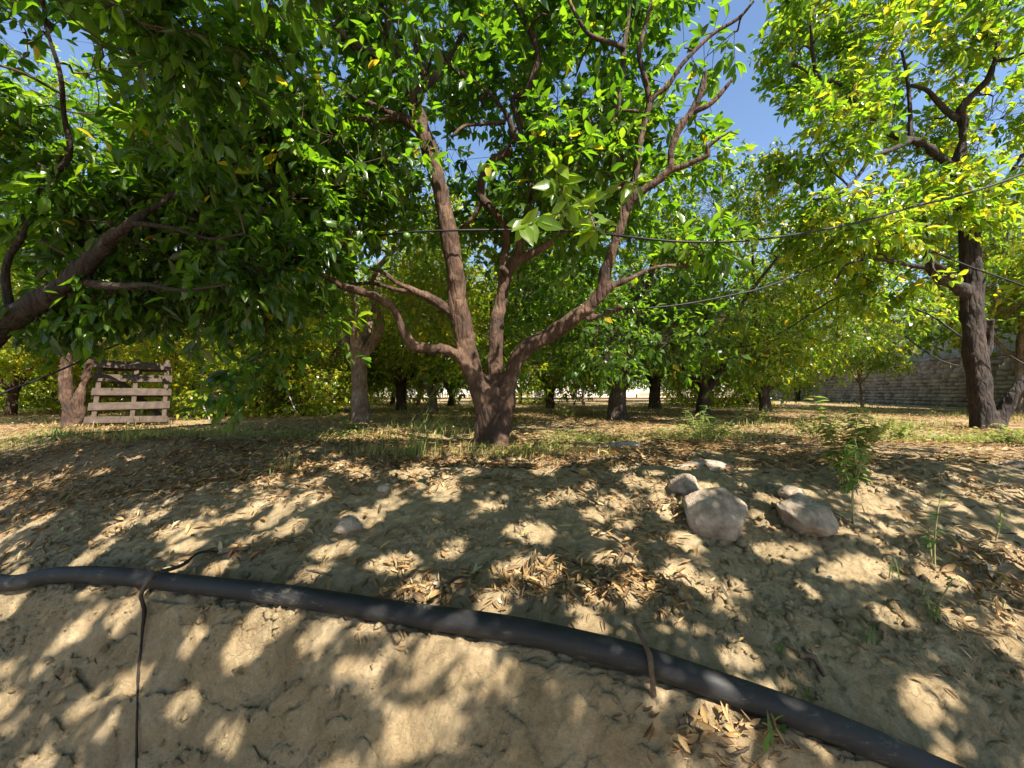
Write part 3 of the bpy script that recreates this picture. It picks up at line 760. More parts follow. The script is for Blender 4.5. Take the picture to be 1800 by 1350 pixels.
PR_ = {
 'dark':   proto('dark', 101, 4.0, 1.9, .62, M_BARKD, (.42, .13), 2300, .01, fork=.8, r0=.15),
 'green':  proto('green', 112, 3.8, 1.9, .45, M_BARK, (.70, .13), 2300, .03),
 'yellow': proto('yellow', 123, 3.6, 1.8, .55, M_BARKP, (.80, .10), 2300, .08, r0=.12),
 'open':   proto('open', 178, 4.0, 1.5, 1.25, M_BARKP, (.76, .10), 1700, .06, fork=1.05, r0=.125),
 'low':    proto('low', 134, 3.4, 1.8, .15, M_BARK, (.78, .12), 2500, .04, r0=.08),
 'thin':   proto('thin', 145, 3.9, 1.6, 1.3, M_BARKP, (.68, .12), 1700, .05, fork=1.0, r0=.055),
 'tall':   proto('tall', 156, 4.9, 2.4, .9, M_BARKD, (.68, .14), 3000, .03, r0=.12),
}
def tree_at(kind, px, Y, label, s=1.0, rz=0.0, sink=0.0):
    X = (px - 900) / F * Y
    o = empty('orange_tree', (X, Y, ztf(X, Y) - sink), label, 'tree', 'orange trees of the orchard')
    o.rotation_euler.z = rz; o.scale = (s, s, s)
    for nm, me in PR_[kind]:
        c_ = bpy.data.objects.new(nm, me); link(c_, o)
    return o
BG = [
 ('open', 635, 6.25, 'pale sunlit tree trunk standing alone left of the big central tree, leaves hanging across it', 1.0, 1.0),
 ('dark', 1085, 6.9, 'dark-trunked tree with a limb reaching left, just right of the big central tree', 1.0, 2.2),
 ('dark', 1150, 11.4, 'straight dark trunk under a dark crown, directly right of the tree with the slanting limb', 1.05, .7),
 ('green', 967, 11.6, 'tree with a sun-speckled trunk seen right of the central trunk, before the pale road', 1.0, 3.1),
 ('thin', 1026, 15.0, 'small tree with a thin Y-shaped trunk in front of the pale dirt road', 1.0, 0.3),
 ('dark', 706, 10.2, 'slim dark trunk just right of the pale sunlit trunk', .85, 4.0),
 ('thin', 735, 13.0, 'slim grey trunk between the dark slim trunk and the leaning pale one', 1.1, 5.0),
 ('yellow', 762, 9.8, 'leaning pale-barked tree left of the central trunk, propped by a thin stick', .85, 5.6),
 ('green', 793, 13.6, 'dark-stemmed tree before the picket fence, close left of the central trunk', .95, 1.7),
 ('green', 846, 8.8, 'bushy green tree filling the gap behind the limbs of the central tree', 1.1, 2.9),
 ('thin', 1515, 12.6, 'sapling with a thin crooked reddish trunk in front of the rubble wall', .8, 1.2),
 ('low', 1310, 13.0, 'bright low-hanging bushy tree beside the sunlit bare ground, left end of the rubble wall', 1.0, .5),
 ('low', -60, 11.0, 'bright bushy tree at the far left edge, half out of the picture', 1.05, 2.8),
 ('low', 120, 12.5, 'bushy tree filling the gap behind the double-stemmed trunk', 1.1, 1.1),
 ('low', 270, 13.5, 'bushy tree in the back row behind the wooden pallet', 1.1, 4.0),
 ('low', 30, 17.0, 'farthest bushy tree on the left', 1.2, 5.0),
 ('tall', 1345, 9.6, 'leafy tree whose spreading crown fills the space left of the right-hand tree', 1.0, 3.9),
 ('tall', 1235, 8.2, 'round-topped tree rising under the gap of blue sky', .98, 1.1),
 ('low', 560, 13.5, 'bright bushy tree far behind the one with the grey hose', 1.0, 4.1),
 ('low', 690, 15.5, 'bright low tree seen beyond the slim dark trunk', 1.05, .4),
 ('low', 915, 16.5, 'bright low tree showing just right of the central trunk', 1.0, 2.0),
 ('low', 1245, 14.5, 'sunlit low-hanging tree left of the sunlit bare ground', 1.0, 5.1),
 ('low', 480, 9.8, 'low sunlit tree between the two grey hoses', .85, 3.0),
 ('thin', 1915, 7.6, 'bright yellow-green tree at the right edge behind the right-hand trunk', 1.35, .8),
 ('thin', 1790, 8.9, 'slim tree in front of the block wall behind the right-hand trunk', 1.25, 4.4),
 ('low', 20, 8.0, 'bright bushy tree at the left edge behind the double-stemmed trunk', 1.0, .2),
 ('yellow', 215, 9.5, 'yellow-green tree growing behind the leaning wooden pallet', 1.05, 3.3),
 ('low', 330, 10.5, 'low green bush-like tree right of the wooden pallet', 1.0, 1.9),
 ('low', 395, 7.9, 'yellow-green low tree with a white hose curving down beside it', .85, 4.7),
 ('low', 530, 9.2, 'sunlit yellowish tree with a grey hose leaning at its foot', .95, 2.2),
 ('tall', 450, 13.5, 'taller tree rising behind the low yellow-green trees on the left', 1.0, .9),
 ('tall', 100, 15.0, 'tall tree beyond the double-stemmed trunk', 1.1, 3.6),
 ('tall', 640, 17.5, 'tall leafy tree far behind the pale sunlit trunk', 1.0, 5.2),
 ('tall', 880, 19.5, 'far tree closing the view behind the central trunk', 1.0, 2.8),
 ('green', 1095, 19.0, 'far tree before the white house, seen between the two dark trunks', 1.1, .1),
 ('tall', 1195, 21.0, 'distant tree with a curved dark stem before the pale road', 1.0, 3.0),
 ('tall', 1010, 25.0, 'farthest tree, rising over the white house', 1.25, 1.5),
 ('tall', 740, 27.0, 'distant tree beyond the picket fence', 1.25, 4.5),
 ('tall', 1400, 22.0, 'distant tree above the far end of the block wall', 1.3, .6),
 ('tall', 280, 19.0, 'distant tree above the low green bush-like tree', 1.2, 2.0),
 ('tall', 520, 24.0, 'distant tree over the sunlit yellowish one', 1.3, 3.7),
 ('tall', -60, 12.0, 'tall tree at the far left edge beyond the bright bushy one', 1.1, 1.4),
]
for b in BG: tree_at(*b)

# double-stemmed tree on the left
YM = 5.35
mx = at(128, 750, YM); mx[2] = ztf(mx[0], mx[1])
T_m = empty('orange_tree', mx, 'tree with two thick upright stems standing beside the leaning wooden pallet', 'tree', 'orange trees of the orchard')
D_ = [[(125, 775, 28, YM), (122, 740, 19, YM), (118, 700, 15, YM), (115, 650, 14, YM), (120, 610, 13, YM), (115, 560, 10, YM), (95, 500, 8, 5.3), (70, 430, 6, 5.2)],
      [(132, 760, 20, YM), (138, 725, 15, YM), (140, 700, 12, YM), (152, 660, 12, YM), (162, 625, 11, YM), (170, 580, 9, YM), (195, 520, 7, 5.4), (230, 450, 5, 5.5)],
      [(112, 615, 9, YM), (95, 605, 7, 5.25), (85, 600, 6, 5.2)], [(160, 630, 8, YM), (180, 605, 6, 5.3), (200, 590, 5, 5.2)]]
tk, tn = Tubes(), Tubes(); sk = limbs(D_, tk, tn, .05)
remeshed('trunk', tk, .02, M_BARK, T_m, mx, 17, tn, .01)
foliage(T_m, mx, skel_of(sk), [(at(110, 300, 5.3), (1.9, 1.5, .9), 2), (at(200, 450, 5.5), (1.2, 1.0, .6), 1), (at(0, 470, 5.3), (1, 1, .6), 1)], 160, 1800, 8, .1, False, (.5, .13), 53, thr=.42)

# ------------------------------------------------------------------ the big black pipe
def tube_thing(name, pts, rad, mat, label, cat, seg=20, sub=8, parent=None, group=None, wob=0):
    t = Tubes(); pts = np.asarray(pts, float); off = pts[0].copy()
    t.add(pts, np.full(len(pts), rad) if np.isscalar(rad) else rad, seg, sub, wob)
    o = t.build(name, mat, parent, off=off)
    o.location = off
    if label: tagit(o, label, cat, group)
    return o
pp = [(-4.0, 2.65, -.56), (-3.1, 2.25, -.48)] + [tuple(q) for q in _pp[3:15]] + [(1.4, .93, -.57), (1.8, .85, -.66)]
pp = np.array(pp)
pipe = tube_thing('water_pipe', pp, .0335, M_PIPE, 'thick black plastic pipe lying along the edge of the earth bank', 'pipe', 32, 10)
# coupling where the pipe bends at the left end
k0 = np.array(pp[2]) * .6 + np.array(pp[3]) * .4; k1 = np.array(pp[3])
tube_thing('coupling', [k0 - pp[0], (k0 + k1) / 2 - pp[0], k1 - pp[0]], [.040, .041, .040], M_PIPE, None, None, 24, 4, parent=pipe).location = (0, 0, 0)

def on_pipe(px):
    """world point of the pipe centre near photo column px"""
    best = min(np.linspace(-2.3, 1.0, 400), key=lambda x: abs(900 + F * x / float(pipe_y(x)) - px))
    return np.array((best, float(pipe_y(best)), float(pipe_z(best))))

def gp(px, py):
    """ground point under a photo pixel (ray march)"""
    p1 = at(px, py, 1.0) - np.array((0, 0, CAMZ))
    t = np.linspace(.6, 60, 1) if False else np.concatenate([np.arange(.6, 6, .004), np.arange(6, 60, .05)])
    X = p1[0] * t; Y = t; Z = CAMZ + p1[2] * t
    k = np.argmax(Z < zt(X, Y))
    return np.array((X[k], Y[k], float(zt(X[k], Y[k]))))

# brown strip of bark over the pipe
c0 = on_pipe(1130)
tube_thing('bark_strip', [c0 + (-.005, .075, .055), c0 + (-.004, .04, .058), c0 + (-.002, .0, .05), c0 + (.0, -.04, .03), c0 + (.002, -.052, -.02), c0 + (.006, -.05, -.055)],
           [.006, .007, .0075, .007, .0075, .006], M_TWIG, 'short brown strip of wood laid across the black pipe', 'stick', 6, 4, wob=.3)
# vine root crossing the pipe and hanging down the face
c1 = on_pipe(295)
g1, g2 = gp(255, 1115), gp(245, 1190)
rootp = [gp(385, 975) + (0, 0, .012), gp(350, 985) + (0, 0, .03), c1 + (.05, .03, .052), c1 + (0, -.035, .04), c1 + (-.035, -.06, -.02), gp(262, 1070) + (0, -.02, .012), g1 + (0, -.01, .008), g2 + (0, -.005, .004), gp(243, 1260) + (0, -.004, .004), gp(240, 1340) + (0, 0, .003), gp(238, 1400)]
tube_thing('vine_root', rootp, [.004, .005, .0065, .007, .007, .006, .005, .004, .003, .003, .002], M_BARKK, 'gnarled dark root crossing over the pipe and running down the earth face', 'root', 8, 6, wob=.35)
tube_thing('dead_stick', [gp(384, 977) + (0, 0, .01), gp(412, 975) + (0, 0, .018), gp(440, 968) + (0, 0, .01)], [.011, .010, .008], M_TWIG, 'thick short dead stick lying just behind the pipe where the root crosses', 'stick', 8, 4, wob=.4)
tube_thing('dead_twig', [gp(1405, 1160) + (0, 0, .008), gp(1430, 1170) + (0, 0, .02), gp(1450, 1195) + (0, 0, .006)], [.006, .010, .005], M_TWIG, 'broken dark twig lying on the bare slope above the right part of the pipe', 'stick', 8, 4, wob=.4)
a_, b_ = gp(727, 745), at(800, 640, 9.6)
tube_thing('prop_stick', [a_ - (0, 0, .02), (a_ * .6 + b_ * .4), b_], [.02, .018, .012], M_TWIG, 'thin grey stick slanting from the ground up against the leaning pale tree', 'stick', 6, 3)
for (x, y, Lg, an, lb) in ((700, 1072, .12, .3, 'pale dry stem lying in the leaves beside the pipe left of centre'), (560, 1010, .14, 2.7, 'thin dry stem on the soil above the pipe, left of the leaf piles'),
                          (1190, 900, .16, 1.9, 'thin dry stem beside the angular grey rock'), (470, 880, .2, .15, 'long dead twig in the shaded litter on the left slope')):
    p = gp(x, y); d = np.array((math.cos(an), math.sin(an), 0)) * Lg / 2
    q0 = p - d; q1 = p + d; q0[2] = ztf(q0[0], q0[1]) + .006; q1[2] = ztf(q1[0], q1[1]) + .008; mdd = (q0 + q1) / 2; mdd[2] = max(mdd[2], ztf(mdd[0], mdd[1])) + .006
    tube_thing('dry_stem', [q0, mdd, q1], [.003, .0034, .002], M_TWIG, lb, 'stick', 6, 4, wob=.2)

# ------------------------------------------------------------------ hoses strung between the trees
def hose(name, pts, rad, mat, label):
    return tube_thing(name, [at(a, b, y) for a, b, y in pts], rad, mat, label, 'hose', 8, 5, group='irrigation hoses strung between the trees')
hose('irrigation_hose', [(640, 418, 3.3), (720, 408, 3.15), (800, 405, 3.12), (880, 404, 3.2), (960, 405, 3.25), (1040, 409, 3.1), (1110, 417, 2.95), (1200, 425, 2.9), (1300, 424, 2.9), (1400, 412, 2.95), (1500, 393, 3.0), (1600, 365, 3.05), (1700, 340, 3.1), (1800, 305, 3.1), (1900, 260, 3.1)],
     .0085, M_HOSE, 'longest and highest black hose, sagging from the central tree up to the right edge')
hose('irrigation_hose', [(1060, 545, 4.3), (1130, 542, 4.3), (1200, 535, 4.3), (1280, 520, 4.4), (1350, 503, 4.4), (1450, 463, 4.5), (1533, 434, 4.6), (1583, 430, 4.7), (1633, 440, 4.7), (1700, 467, 4.6), (1800, 503, 4.5), (1900, 545, 4.4)],
     .009, M_HOSE, 'thin black hose arching over the lower right branches, below the long sagging one')
hose('irrigation_hose', [(1160, 604, 6.4), (1240, 610, 6.4), (1300, 610, 6.4), (1340, 600, 6.3), (1385, 578, 6.2), (1430, 548, 6.0), (1480, 520, 5.8), (1540, 520, 5.7), (1600, 540, 5.6), (1640, 557, 5.5), (1692, 594, 5.3)],
     .011, M_HOSE, 'black hose drooping below the lower branches towards the right-hand trunk')
hose('irrigation_hose', [(1590, 590, 6.3), (1630, 620, 6.2), (1665, 638, 6.1), (1700, 642, 6.0), (1760, 624, 5.6), (1800, 640, 5.4), (1860, 680, 5.2)],
     .010, M_HOSE, 'short hose hanging in front of the block wall around the right-hand trunk')
hose('irrigation_hose', [(-80, 735, 3.6), (0, 693, 3.7), (65, 668, 3.8), (130, 640, 3.9), (200, 608, 4.0), (300, 570, 4.2)],
     .009, M_HOSE, 'straight black hose slanting up at the left edge in front of the double-stemmed tree')
for pts, lb in (([(352, 600, 6.9), (356, 650, 6.9), (353, 690, 6.9), (358, 715, 6.9), (369, 738, 6.8)], 'pale grey hose curving down to the ground right of the wooden pallet'),
                ([(497, 650, 7.6), (503, 680, 7.6), (512, 705, 7.6), (522, 727, 7.6)], 'pale grey hose slanting to the ground between the pallet and the pale sunlit trunk')):
    hose('grey_hose', pts, .012, M_HOSEG, lb)
g = gp(268, 757)
tube_thing('ground_hose', [gp(60, 772) + (0, 0, .012), gp(160, 764) + (0, 0, .012), g + (0, 0, .015), gp(330, 751) + (0, 0, .015), gp(420, 744) + (0, 0, .01)], .010, M_HOSE, 'black hose lying in the grass at the foot of the pallet', 'hose', 8, 4, group='irrigation hoses strung between the trees')

# ------------------------------------------------------------------ rocks
def rock(px, py, size, label, seed, rot=0, flat=.6, lift=.25, facet=7, mat=M_ROCK, name='rock'):
    """irregular faceted stone cut by planes"""
    p = gp(px, py)
    nu, nv = 96, 60
    r_ = np.random.default_rng(seed)
    th = np.arange(nu) * 2 * math.pi / nu; ph = np.linspace(0, math.pi, nv)
    d = np.stack([np.outer(np.sin(ph), np.cos(th)), np.outer(np.sin(ph), np.sin(th)), np.outer(np.cos(ph), np.ones(nu))], -1).reshape(-1, 3)
    rad = np.full(len(d), 1.13)
    for k in range(facet * 2):
        n_ = norm(r_.normal(size=3)); off_ = .80 + .2 * r_.random()
        c_ = d @ n_
        rad = np.where(c_ > .05, np.minimum(rad, off_ / np.clip(c_, .05, 1)), rad)
    rad += (noise3(d[:, 0] * 2.5 + seed, d[:, 1] * 2.5, d[:, 2] * 2.5, seed) - .5) * .14 + (noise3(d[:, 0] * 9, d[:, 1] * 9, d[:, 2] * 9 + seed, seed) - .5) * .08 + (noise3(d[:, 0] * 60, d[:, 1] * 60, d[:, 2] * 60 + seed, seed) - .5) * .012 + (noise3(d[:, 0] * 26, d[:, 1] * 26, d[:, 2] * 26 + seed, seed) - .5) * .02
    V = d * rad[:, None] * np.array(size) / 2
    c, s = math.cos(rot), math.sin(rot)
    V = np.stack([V[:, 0] * c - V[:, 1] * s, V[:, 0] * s + V[:, 1] * c, V[:, 2]], -1)
    i, j = np.meshgrid(np.arange(nv - 1), np.arange(nu)); i = i.ravel(); j = j.ravel(); j2 = (j + 1) % nu
    o = mesh_np(name, V, [np.stack([i * nu + j, (i + 1) * nu + j, (i + 1) * nu + j2, i * nu + j2], -1)], mat)
    o.location = p + (0, 0, size[2] * lift)
    return tagit(o, label, 'rock')
r1 = rock(1256, 925, (.265, .24, .175), 'largest pale angular rock on the right slope, taller of the two big ones', 3, .3, lift=.32); r1.rotation_euler = (R(36), R(6), 0)
r2 = rock(1412, 928, (.255, .22, .15), 'broad rounded rock to the right of the tallest rock', 8, 1.2, lift=.34); r2.rotation_euler = (R(18), R(8), 0)
rock(1392, 882, (.13, .11, .09), 'small reddish rock tucked against the back of the broad rounded rock', 12, .5, lift=.4)
rock(1203, 862, (.16, .14, .10), 'half-shaded stone just behind and left of the tallest rock', 15, 2.0, lift=.2)
rock(612, 935, (.115, .10, .08), 'small pale stone alone on the bare soil left of centre', 21, .9, lift=.3)
rock(676, 862, (.07, .06, .045), 'pebble near the pale crest of the bank left of centre', 25, .2, lift=.2)
rock(1785, 820, (.16, .14, .05), 'flat pale stone at the right edge behind the slope', 31, .2, lift=.2)
rock(1235, 822, (.34, .2, .09), 'flat grey slab-like stone half sunk in the soil behind the tallest rock', 35, .1, lift=.05)
rock(1100, 786, (.26, .2, .08), 'low pale stone sunk in the ground right of the central trunk', 37, .1, lift=.05)

# soil clods and crumbs on the bank
n = 34000
X = rng.uniform(-2.8, 2.6, n); Y = pipe_y(X) + rng.uniform(-.45, 1.7, n)
sel = fbm(X * 3, Y * 3, 77, 2) > .47; X, Y = X[sel], Y[sel]
n = len(X); Zg = zt(X, Y); sz = .0016 + .004 * rng.random(n) ** 2 + .018 * rng.random(n) ** 11
oc = np.array([(1, 0, 0), (-1, 0, 0), (0, 1, 0), (0, -1, 0), (0, 0, 1), (0, 0, -1)], float)
V = np.stack([X, Y, Zg + sz * .3], -1)[:, None] + oc[None] * (sz[:, None, None] * (.6 + .8 * rng.random((n, 6, 1)))) + rng.normal(size=(n, 6, 3)) * sz[:, None, None] * .25
of = np.array([(0, 2, 4), (2, 1, 4), (1, 3, 4), (3, 0, 4), (2, 0, 5), (1, 2, 5), (3, 1, 5), (0, 3, 5)])
o = mesh_np('soil_crumbs', V.reshape(-1, 3), [(of[None] + (np.arange(n) * 6)[:, None, None]).reshape(-1, 3)], M_SOIL, smooth=False)
tagit(o, 'small crumbs of dry soil scattered over the bank', 'soil', kind='stuff')

# ------------------------------------------------------------------ leaf litter
def litter_pts():
    XY = []
    def blob(px, py, sx, sy, k):
        p = gp(px, py); XY.append(np.stack([p[0] + rng.normal(size=k) * sx, p[1] + rng.normal(size=k) * sy], -1))
    # heaps on the bank
    blob(1020, 1030, .17, .06, 300); blob(1080, 1045, .13, .05, 170); blob(940, 1035, .09, .04, 90); blob(760, 1040, .12, .03, 130); blob(690, 1020, .07, .04, 40); blob(1120, 960, .10, .08, 90)
    blob(1090, 900, .2, .1, 90); blob(1200, 900, .08, .08, 60); blob(820, 1065, .12, .02, 60); blob(1140, 1030, .12, .06, 80)
    blob(450, 965, .2, .06, 110); blob(620, 985, .14, .05, 30); blob(360, 990, .2, .03, 70)
    blob(250, 830, .6, .16, 500); blob(520, 830, .4, .1, 250); blob(900, 840, .5, .07, 260); blob(1350, 830, .6, .08, 260); blob(300, 870, .5, .22, 420); blob(100, 870, .5, .25, 340); blob(480, 860, .35, .16, 220); blob(620, 860, .22, .10, 130); blob(60, 960, .3, .08, 70)
    blob(1770, 1010, .14, .12, 420); blob(1740, 860, .5, .15, 420); blob(1760, 1130, .12, .1, 120)
    blob(1250, 1275, .09, .035, 110); blob(1330, 1300, .08, .03, 90); blob(1270, 1330, .12, .03, 90); blob(660, 1105, .03, .01, 10); blob(720, 1115, .03, .01, 8)
    blob(800, 850, .5, .10, 110); blob(1000, 930, .3, .2, 60)
    # scattered singles
    k = 300; X = rng.uniform(-2.6, 2.2, k); XY.append(np.stack([X, pipe_y(X) + rng.uniform(.03, 1.3, k)], -1))
    # carpet on the orchard floor
    k = 64000; Y = 2.45 + 6.5 * rng.random(k) ** 1.25; X = (rng.random(k) * 2 - 1) * 1.35 * Y
    s = fbm(X * 1.4, Y * 1.4, 88, 3) + .25 * (rng.random(k) - .5) > .45; XY.append(np.stack([X[s], Y[s]], -1))
    k = 15000; Y = 8.0 + 12 * rng.random(k); X = (rng.random(k) * 2 - 1) * 1.3 * Y; XY.append(np.stack([X, Y], -1))
    return np.vstack(XY)
XY = litter_pts(); X, Y = XY[:, 0], XY[:, 1]; n = len(X)
dd = Y - pipe_y(X); inface = (np.abs(dd) < .045)
X, Y = X[~inface], Y[~inface]; n = len(X)
stack = rng.random(n) * .018
P = np.stack([X, Y, zt(X, Y) + .005 + stack], -1)
e = .02
NX = -(zt(X + e, Y) - zt(X - e, Y)) / (2 * e); NY = -(zt(X, Y + e) - zt(X, Y - e)) / (2 * e)
NN = norm(np.stack([NX, NY, np.ones(n)], -1))
a = rng.random(n) * 6.283; D = np.stack([np.cos(a), np.sin(a), np.zeros(n)], -1)
D = norm(D - NN * np.sum(D * NN, 1, keepdims=True) + NN * (rng.normal(size=n) * .16)[:, None])
N2 = norm(NN + rng.normal(size=(n, 3)) * .28)
Ls = (.022 + .042 * rng.random(n)) * np.where(Y < 1.35, .75, 1)
tt = np.clip(rng.normal(.47, .23, n), 0, .97); tt[rng.random(n) < .012] = 1
near = (Y < 5)
for hi_, sel in ((True, near), (False, ~near)):
    k = sel.sum()
    out = leaves(P[sel], D[sel], N2[sel], Ls[sel] * (1 if hi_ else 1.5), Ls[sel] * ((.14 if hi_ else .25) + .34 * rng.random(k) ** 1.5), tt[sel], hi_, rng.uniform(.2, 1.25, k), rng.uniform(-.35, .3, k))
    if hi_: A_ = out
    else:
        V = np.vstack([A_[0], out[0]]); Fa = np.vstack([A_[1], out[1] + len(A_[0])]); cc = np.vstack([A_[2], out[2]])
o = mesh_np('leaf_litter', V, [Fa], M_DRY, smooth=True, col=cc)
tagit(o, 'dry curled brown and tan fallen leaves covering the ground', 'leaf litter', kind='stuff')

# ------------------------------------------------------------------ grass and ground weeds
def blades(X, Y, H, Wd, tint, lean=.4):
    n = len(X); Z = zt(X, Y) - .004
    a = rng.random(n) * 6.283; ln = lean * rng.random(n)
    dr = np.stack([np.cos(a), np.sin(a), np.zeros(n)], -1); sd_ = np.stack([-np.sin(a + .6), np.cos(a + .6), np.zeros(n)], -1)
    b = np.stack([X, Y, Z], -1); up = np.array((0, 0, 1.))
    H_, W_ = H[:, None], Wd[:, None]
    m_ = b + up * H_ * .55 + dr * (ln[:, None] * H_ * .35); t_ = b + up * H_ * (1 - .25 * ln[:, None]) + dr * (ln[:, None] * H_ * 1.0)
    V = np.stack([b - sd_ * W_ / 2, b + sd_ * W_ / 2, m_ - sd_ * W_ * .4, m_ + sd_ * W_ * .4, t_], 1)
    f = np.array([(0, 1, 3), (0, 3, 2), (2, 3, 4)])
    Fa = (f[None] + (np.arange(n) * 5)[:, None, None]).reshape(-1, 3)
    col = np.zeros((n, 5, 3)); col[..., 0] = tint[:, None]
    return V.reshape(-1, 3), Fa, col.reshape(-1, 3)
GV, GF, GC, g0 = [], [], [], 0
def addg(t):
    global g0
    GV.append(t[0]); GF.append(t[1] + g0); GC.append(t[2]); g0 += len(t[0])
k = 42000; Y = 4.2 + 14 * rng.random(k) ** 1.6; X = (rng.random(k) * 2 - 1) * 1.3 * Y
dens = fbm(X * .9, Y * .9, 61, 3) + np.where(X < 0, .05, -.05) + .15 * (rng.random(k) - .5)
s = dens > np.where(Y < 8, .61, .56); X, Y = X[s], Y[s]; k = len(X)
addg(blades(X, Y, .04 + .09 * rng.random(k) ** 2, .004 + .004 * rng.random(k) + Y * .0006, np.clip(rng.normal(.82, .14, k), 0, 1), .9))
for px, py, sx, sy, k, h, tm in ((930, 800, .3, .07, 900, .07, .7), (850, 790, .18, .08, 350, .06, .6), (1050, 775, .25, .1, 380, .06, .45), (560, 775, .5, .15, 600, .05, .6), (1720, 775, .6, .12, 1100, .06, .4), (700, 800, .25, .07, 500, .07, .7), (320, 765, .9, .25, 2000, .06, .55), (1240, 770, .4, .15, 700, .08, .5), (60, 770, .6, .25, 1000, .06, .4)):
    p = gp(px, py); X = p[0] + rng.normal(size=k) * sx; Y = p[1] + rng.normal(size=k) * sy
    addg(blades(X, Y, h * (.4 + rng.random(k)), .003 + .003 * rng.random(k), np.clip(rng.normal(tm + .28, .15, k), 0, 1), .9))
o = mesh_np('grass', np.vstack(GV), [np.vstack(GF)], M_WEED, smooth=False, col=np.vstack(GC))
tagit(o, 'short dry yellow-green grass growing over the orchard floor', 'grass', kind='stuff')

# low broad-leaved ground cover
XY = []
for px, py, sx, sy, k in ((1030, 775, .3, .1, 700), (930, 800, .2, .06, 400), (1240, 765, .45, .2, 900), (1480, 760, .6, .25, 700), (1700, 775, .6, .12, 700), (560, 770, .6, .15, 500), (300, 762, 1.0, .3, 900), (1300, 718, 1.5, 1.0, 900), (1560, 722, 1.2, .8, 700), (700, 735, 1.5, 1.0, 900), (1680, 728, .8, .5, 500)):
    p = gp(px, py); XY.append(np.stack([p[0] + rng.normal(size=k) * sx, p[1] + rng.normal(size=k) * sy], -1))
XY = np.vstack(XY); n = len(XY)
P = np.stack([XY[:, 0], XY[:, 1], zt(XY[:, 0], XY[:, 1]) + .09 * rng.random(n) ** 1.5], -1)
a = rng.random(n) * 6.283; D = np.stack([np.cos(a), np.sin(a), rng.normal(size=n) * .4 + .2], -1)
V, Fa, c = leaves(P, D, np.array((0, 0, 1.)) + rng.normal(size=(n, 3)) * .4, .022 + .028 * rng.random(n), .012 + .012 * rng.random(n), np.clip(rng.normal(.68, .2, n), 0, 1), False, .3, .2)
o = mesh_np('ground_cover', V, [Fa], M_WEED, smooth=False, col=c)
tagit(o, 'low green weeds with small leaves spreading between the trees', 'weeds', kind='stuff')

# ------------------------------------------------------------------ single plants
def weed(px, py, top, nst, label, cat='plant', leafL=.03, tint=.35, spread=.06, dens=26, name='weed', group=None, droop=.2, lo=.25):
    b = gp(px, py); H = (b[2] * 0 + (at(px, top, b[1])[2] - b[2]))
    o = empty(name, b, label, cat, group)
    tb = Tubes(); LP, LD, LN = [], [], []
    for s_ in range(nst):
        dx = rng.normal(size=2) * spread
        h = H * (1 if s_ == 0 else .55 + .4 * rng.random())
        pts = [np.array((dx[0] * .2, dx[1] * .2, -.02)), np.array((dx[0] * .4, dx[1] * .4, h * .35)) + rng.normal(size=3) * .01, np.array((dx[0] * .8, dx[1] * .8, h * .7)) + rng.normal(size=3) * .012, np.array((dx[0], dx[1], h))]
        Q_, r_ = tb.add(pts, [.0035, .003, .0022, .0012], 6, 5)
        for k in range(dens):
            t = lo + (1 - lo) * rng.random(); i = t * (len(Q_) - 1); i0 = int(i); p = Q_[i0] * (1 - (i - i0)) + Q_[min(i0 + 1, len(Q_) - 1)] * (i - i0)
            a = rng.random() * 6.283
            LP.append(p); LD.append((math.cos(a), math.sin(a), .5 - droop * 3 * rng.random())); LN.append((-.3 * math.cos(a), -.3 * math.sin(a), 1))
    tb.build('stem', M_GSTEM, o)
    n = len(LP); Ls = leafL * (.5 + .8 * rng.random(n))
    V, Fa, c = leaves(np.array(LP), np.array(LD, float), np.array(LN, float) + rng.normal(size=(n, 3)) * .2, Ls, Ls * .34, np.clip(rng.normal(tint, .12, n), 0, 1), True, .3, .35)
    mesh_np('leaves', V, [Fa], M_WEED, o, True, c)
    return o
M_GSTEM = simple_mat('green_stem', (.16, .17, .06), (.30, .27, .12), 20, .7, 0)
weed(1500, 922, 770, 2, 'slender green weed with drooping leaves standing on the bare slope right of the rocks', leafL=.055, tint=.3, spread=.02, dens=34, droop=.5, lo=.42)
weed(1488, 860, 695, 5, 'tall withered weed with a brown seed head, behind the slender green one', leafL=.065, tint=.62, spread=.055, dens=95, lo=.2)
weed(1640, 1000, 860, 2, 'thin dark green weed in the shade of the right slope', leafL=.035, tint=.2, spread=.03, dens=20)
weed(1745, 955, 880, 1, 'pale spindly weed beside the brown leaf heap at the right edge', leafL=.03, tint=.5, spread=.02, dens=12)
weed(1650, 1090, 1010, 3, 'small sprawling weed low on the shaded right slope', leafL=.025, tint=.35, spread=.05, dens=12)
for px, py, tp, lb in ((1235, 782, 715, 'bushy weed clump standing right of the low pale stone'), (1262, 776, 735, 'small yellowish weed beside the bushy weed clump'), (1440, 772, 722, 'dark leafy weed left of the tall withered one'),
                       (1530, 775, 728, 'dark leafy weed right of the tall withered one'), (1580, 772, 735, 'low weed between the dark leafy weed and the right-hand trunk'), (1330, 745, 712, 'short pale weed at the edge of the sunlit bare ground'),
                       (1000, 735, 712, 'yellowing weed in the shade left of the dark trunk with the slanting limb'), (1780, 785, 745, 'green weed at the right edge by the split trunk'), (620, 760, 735, 'dry weed in front of the pale sunlit trunk')):
    weed(px, py, tp, 11, lb, leafL=.055, tint=.5 + .25 * rng.random(), spread=.11, dens=26, group='weeds on the orchard floor')

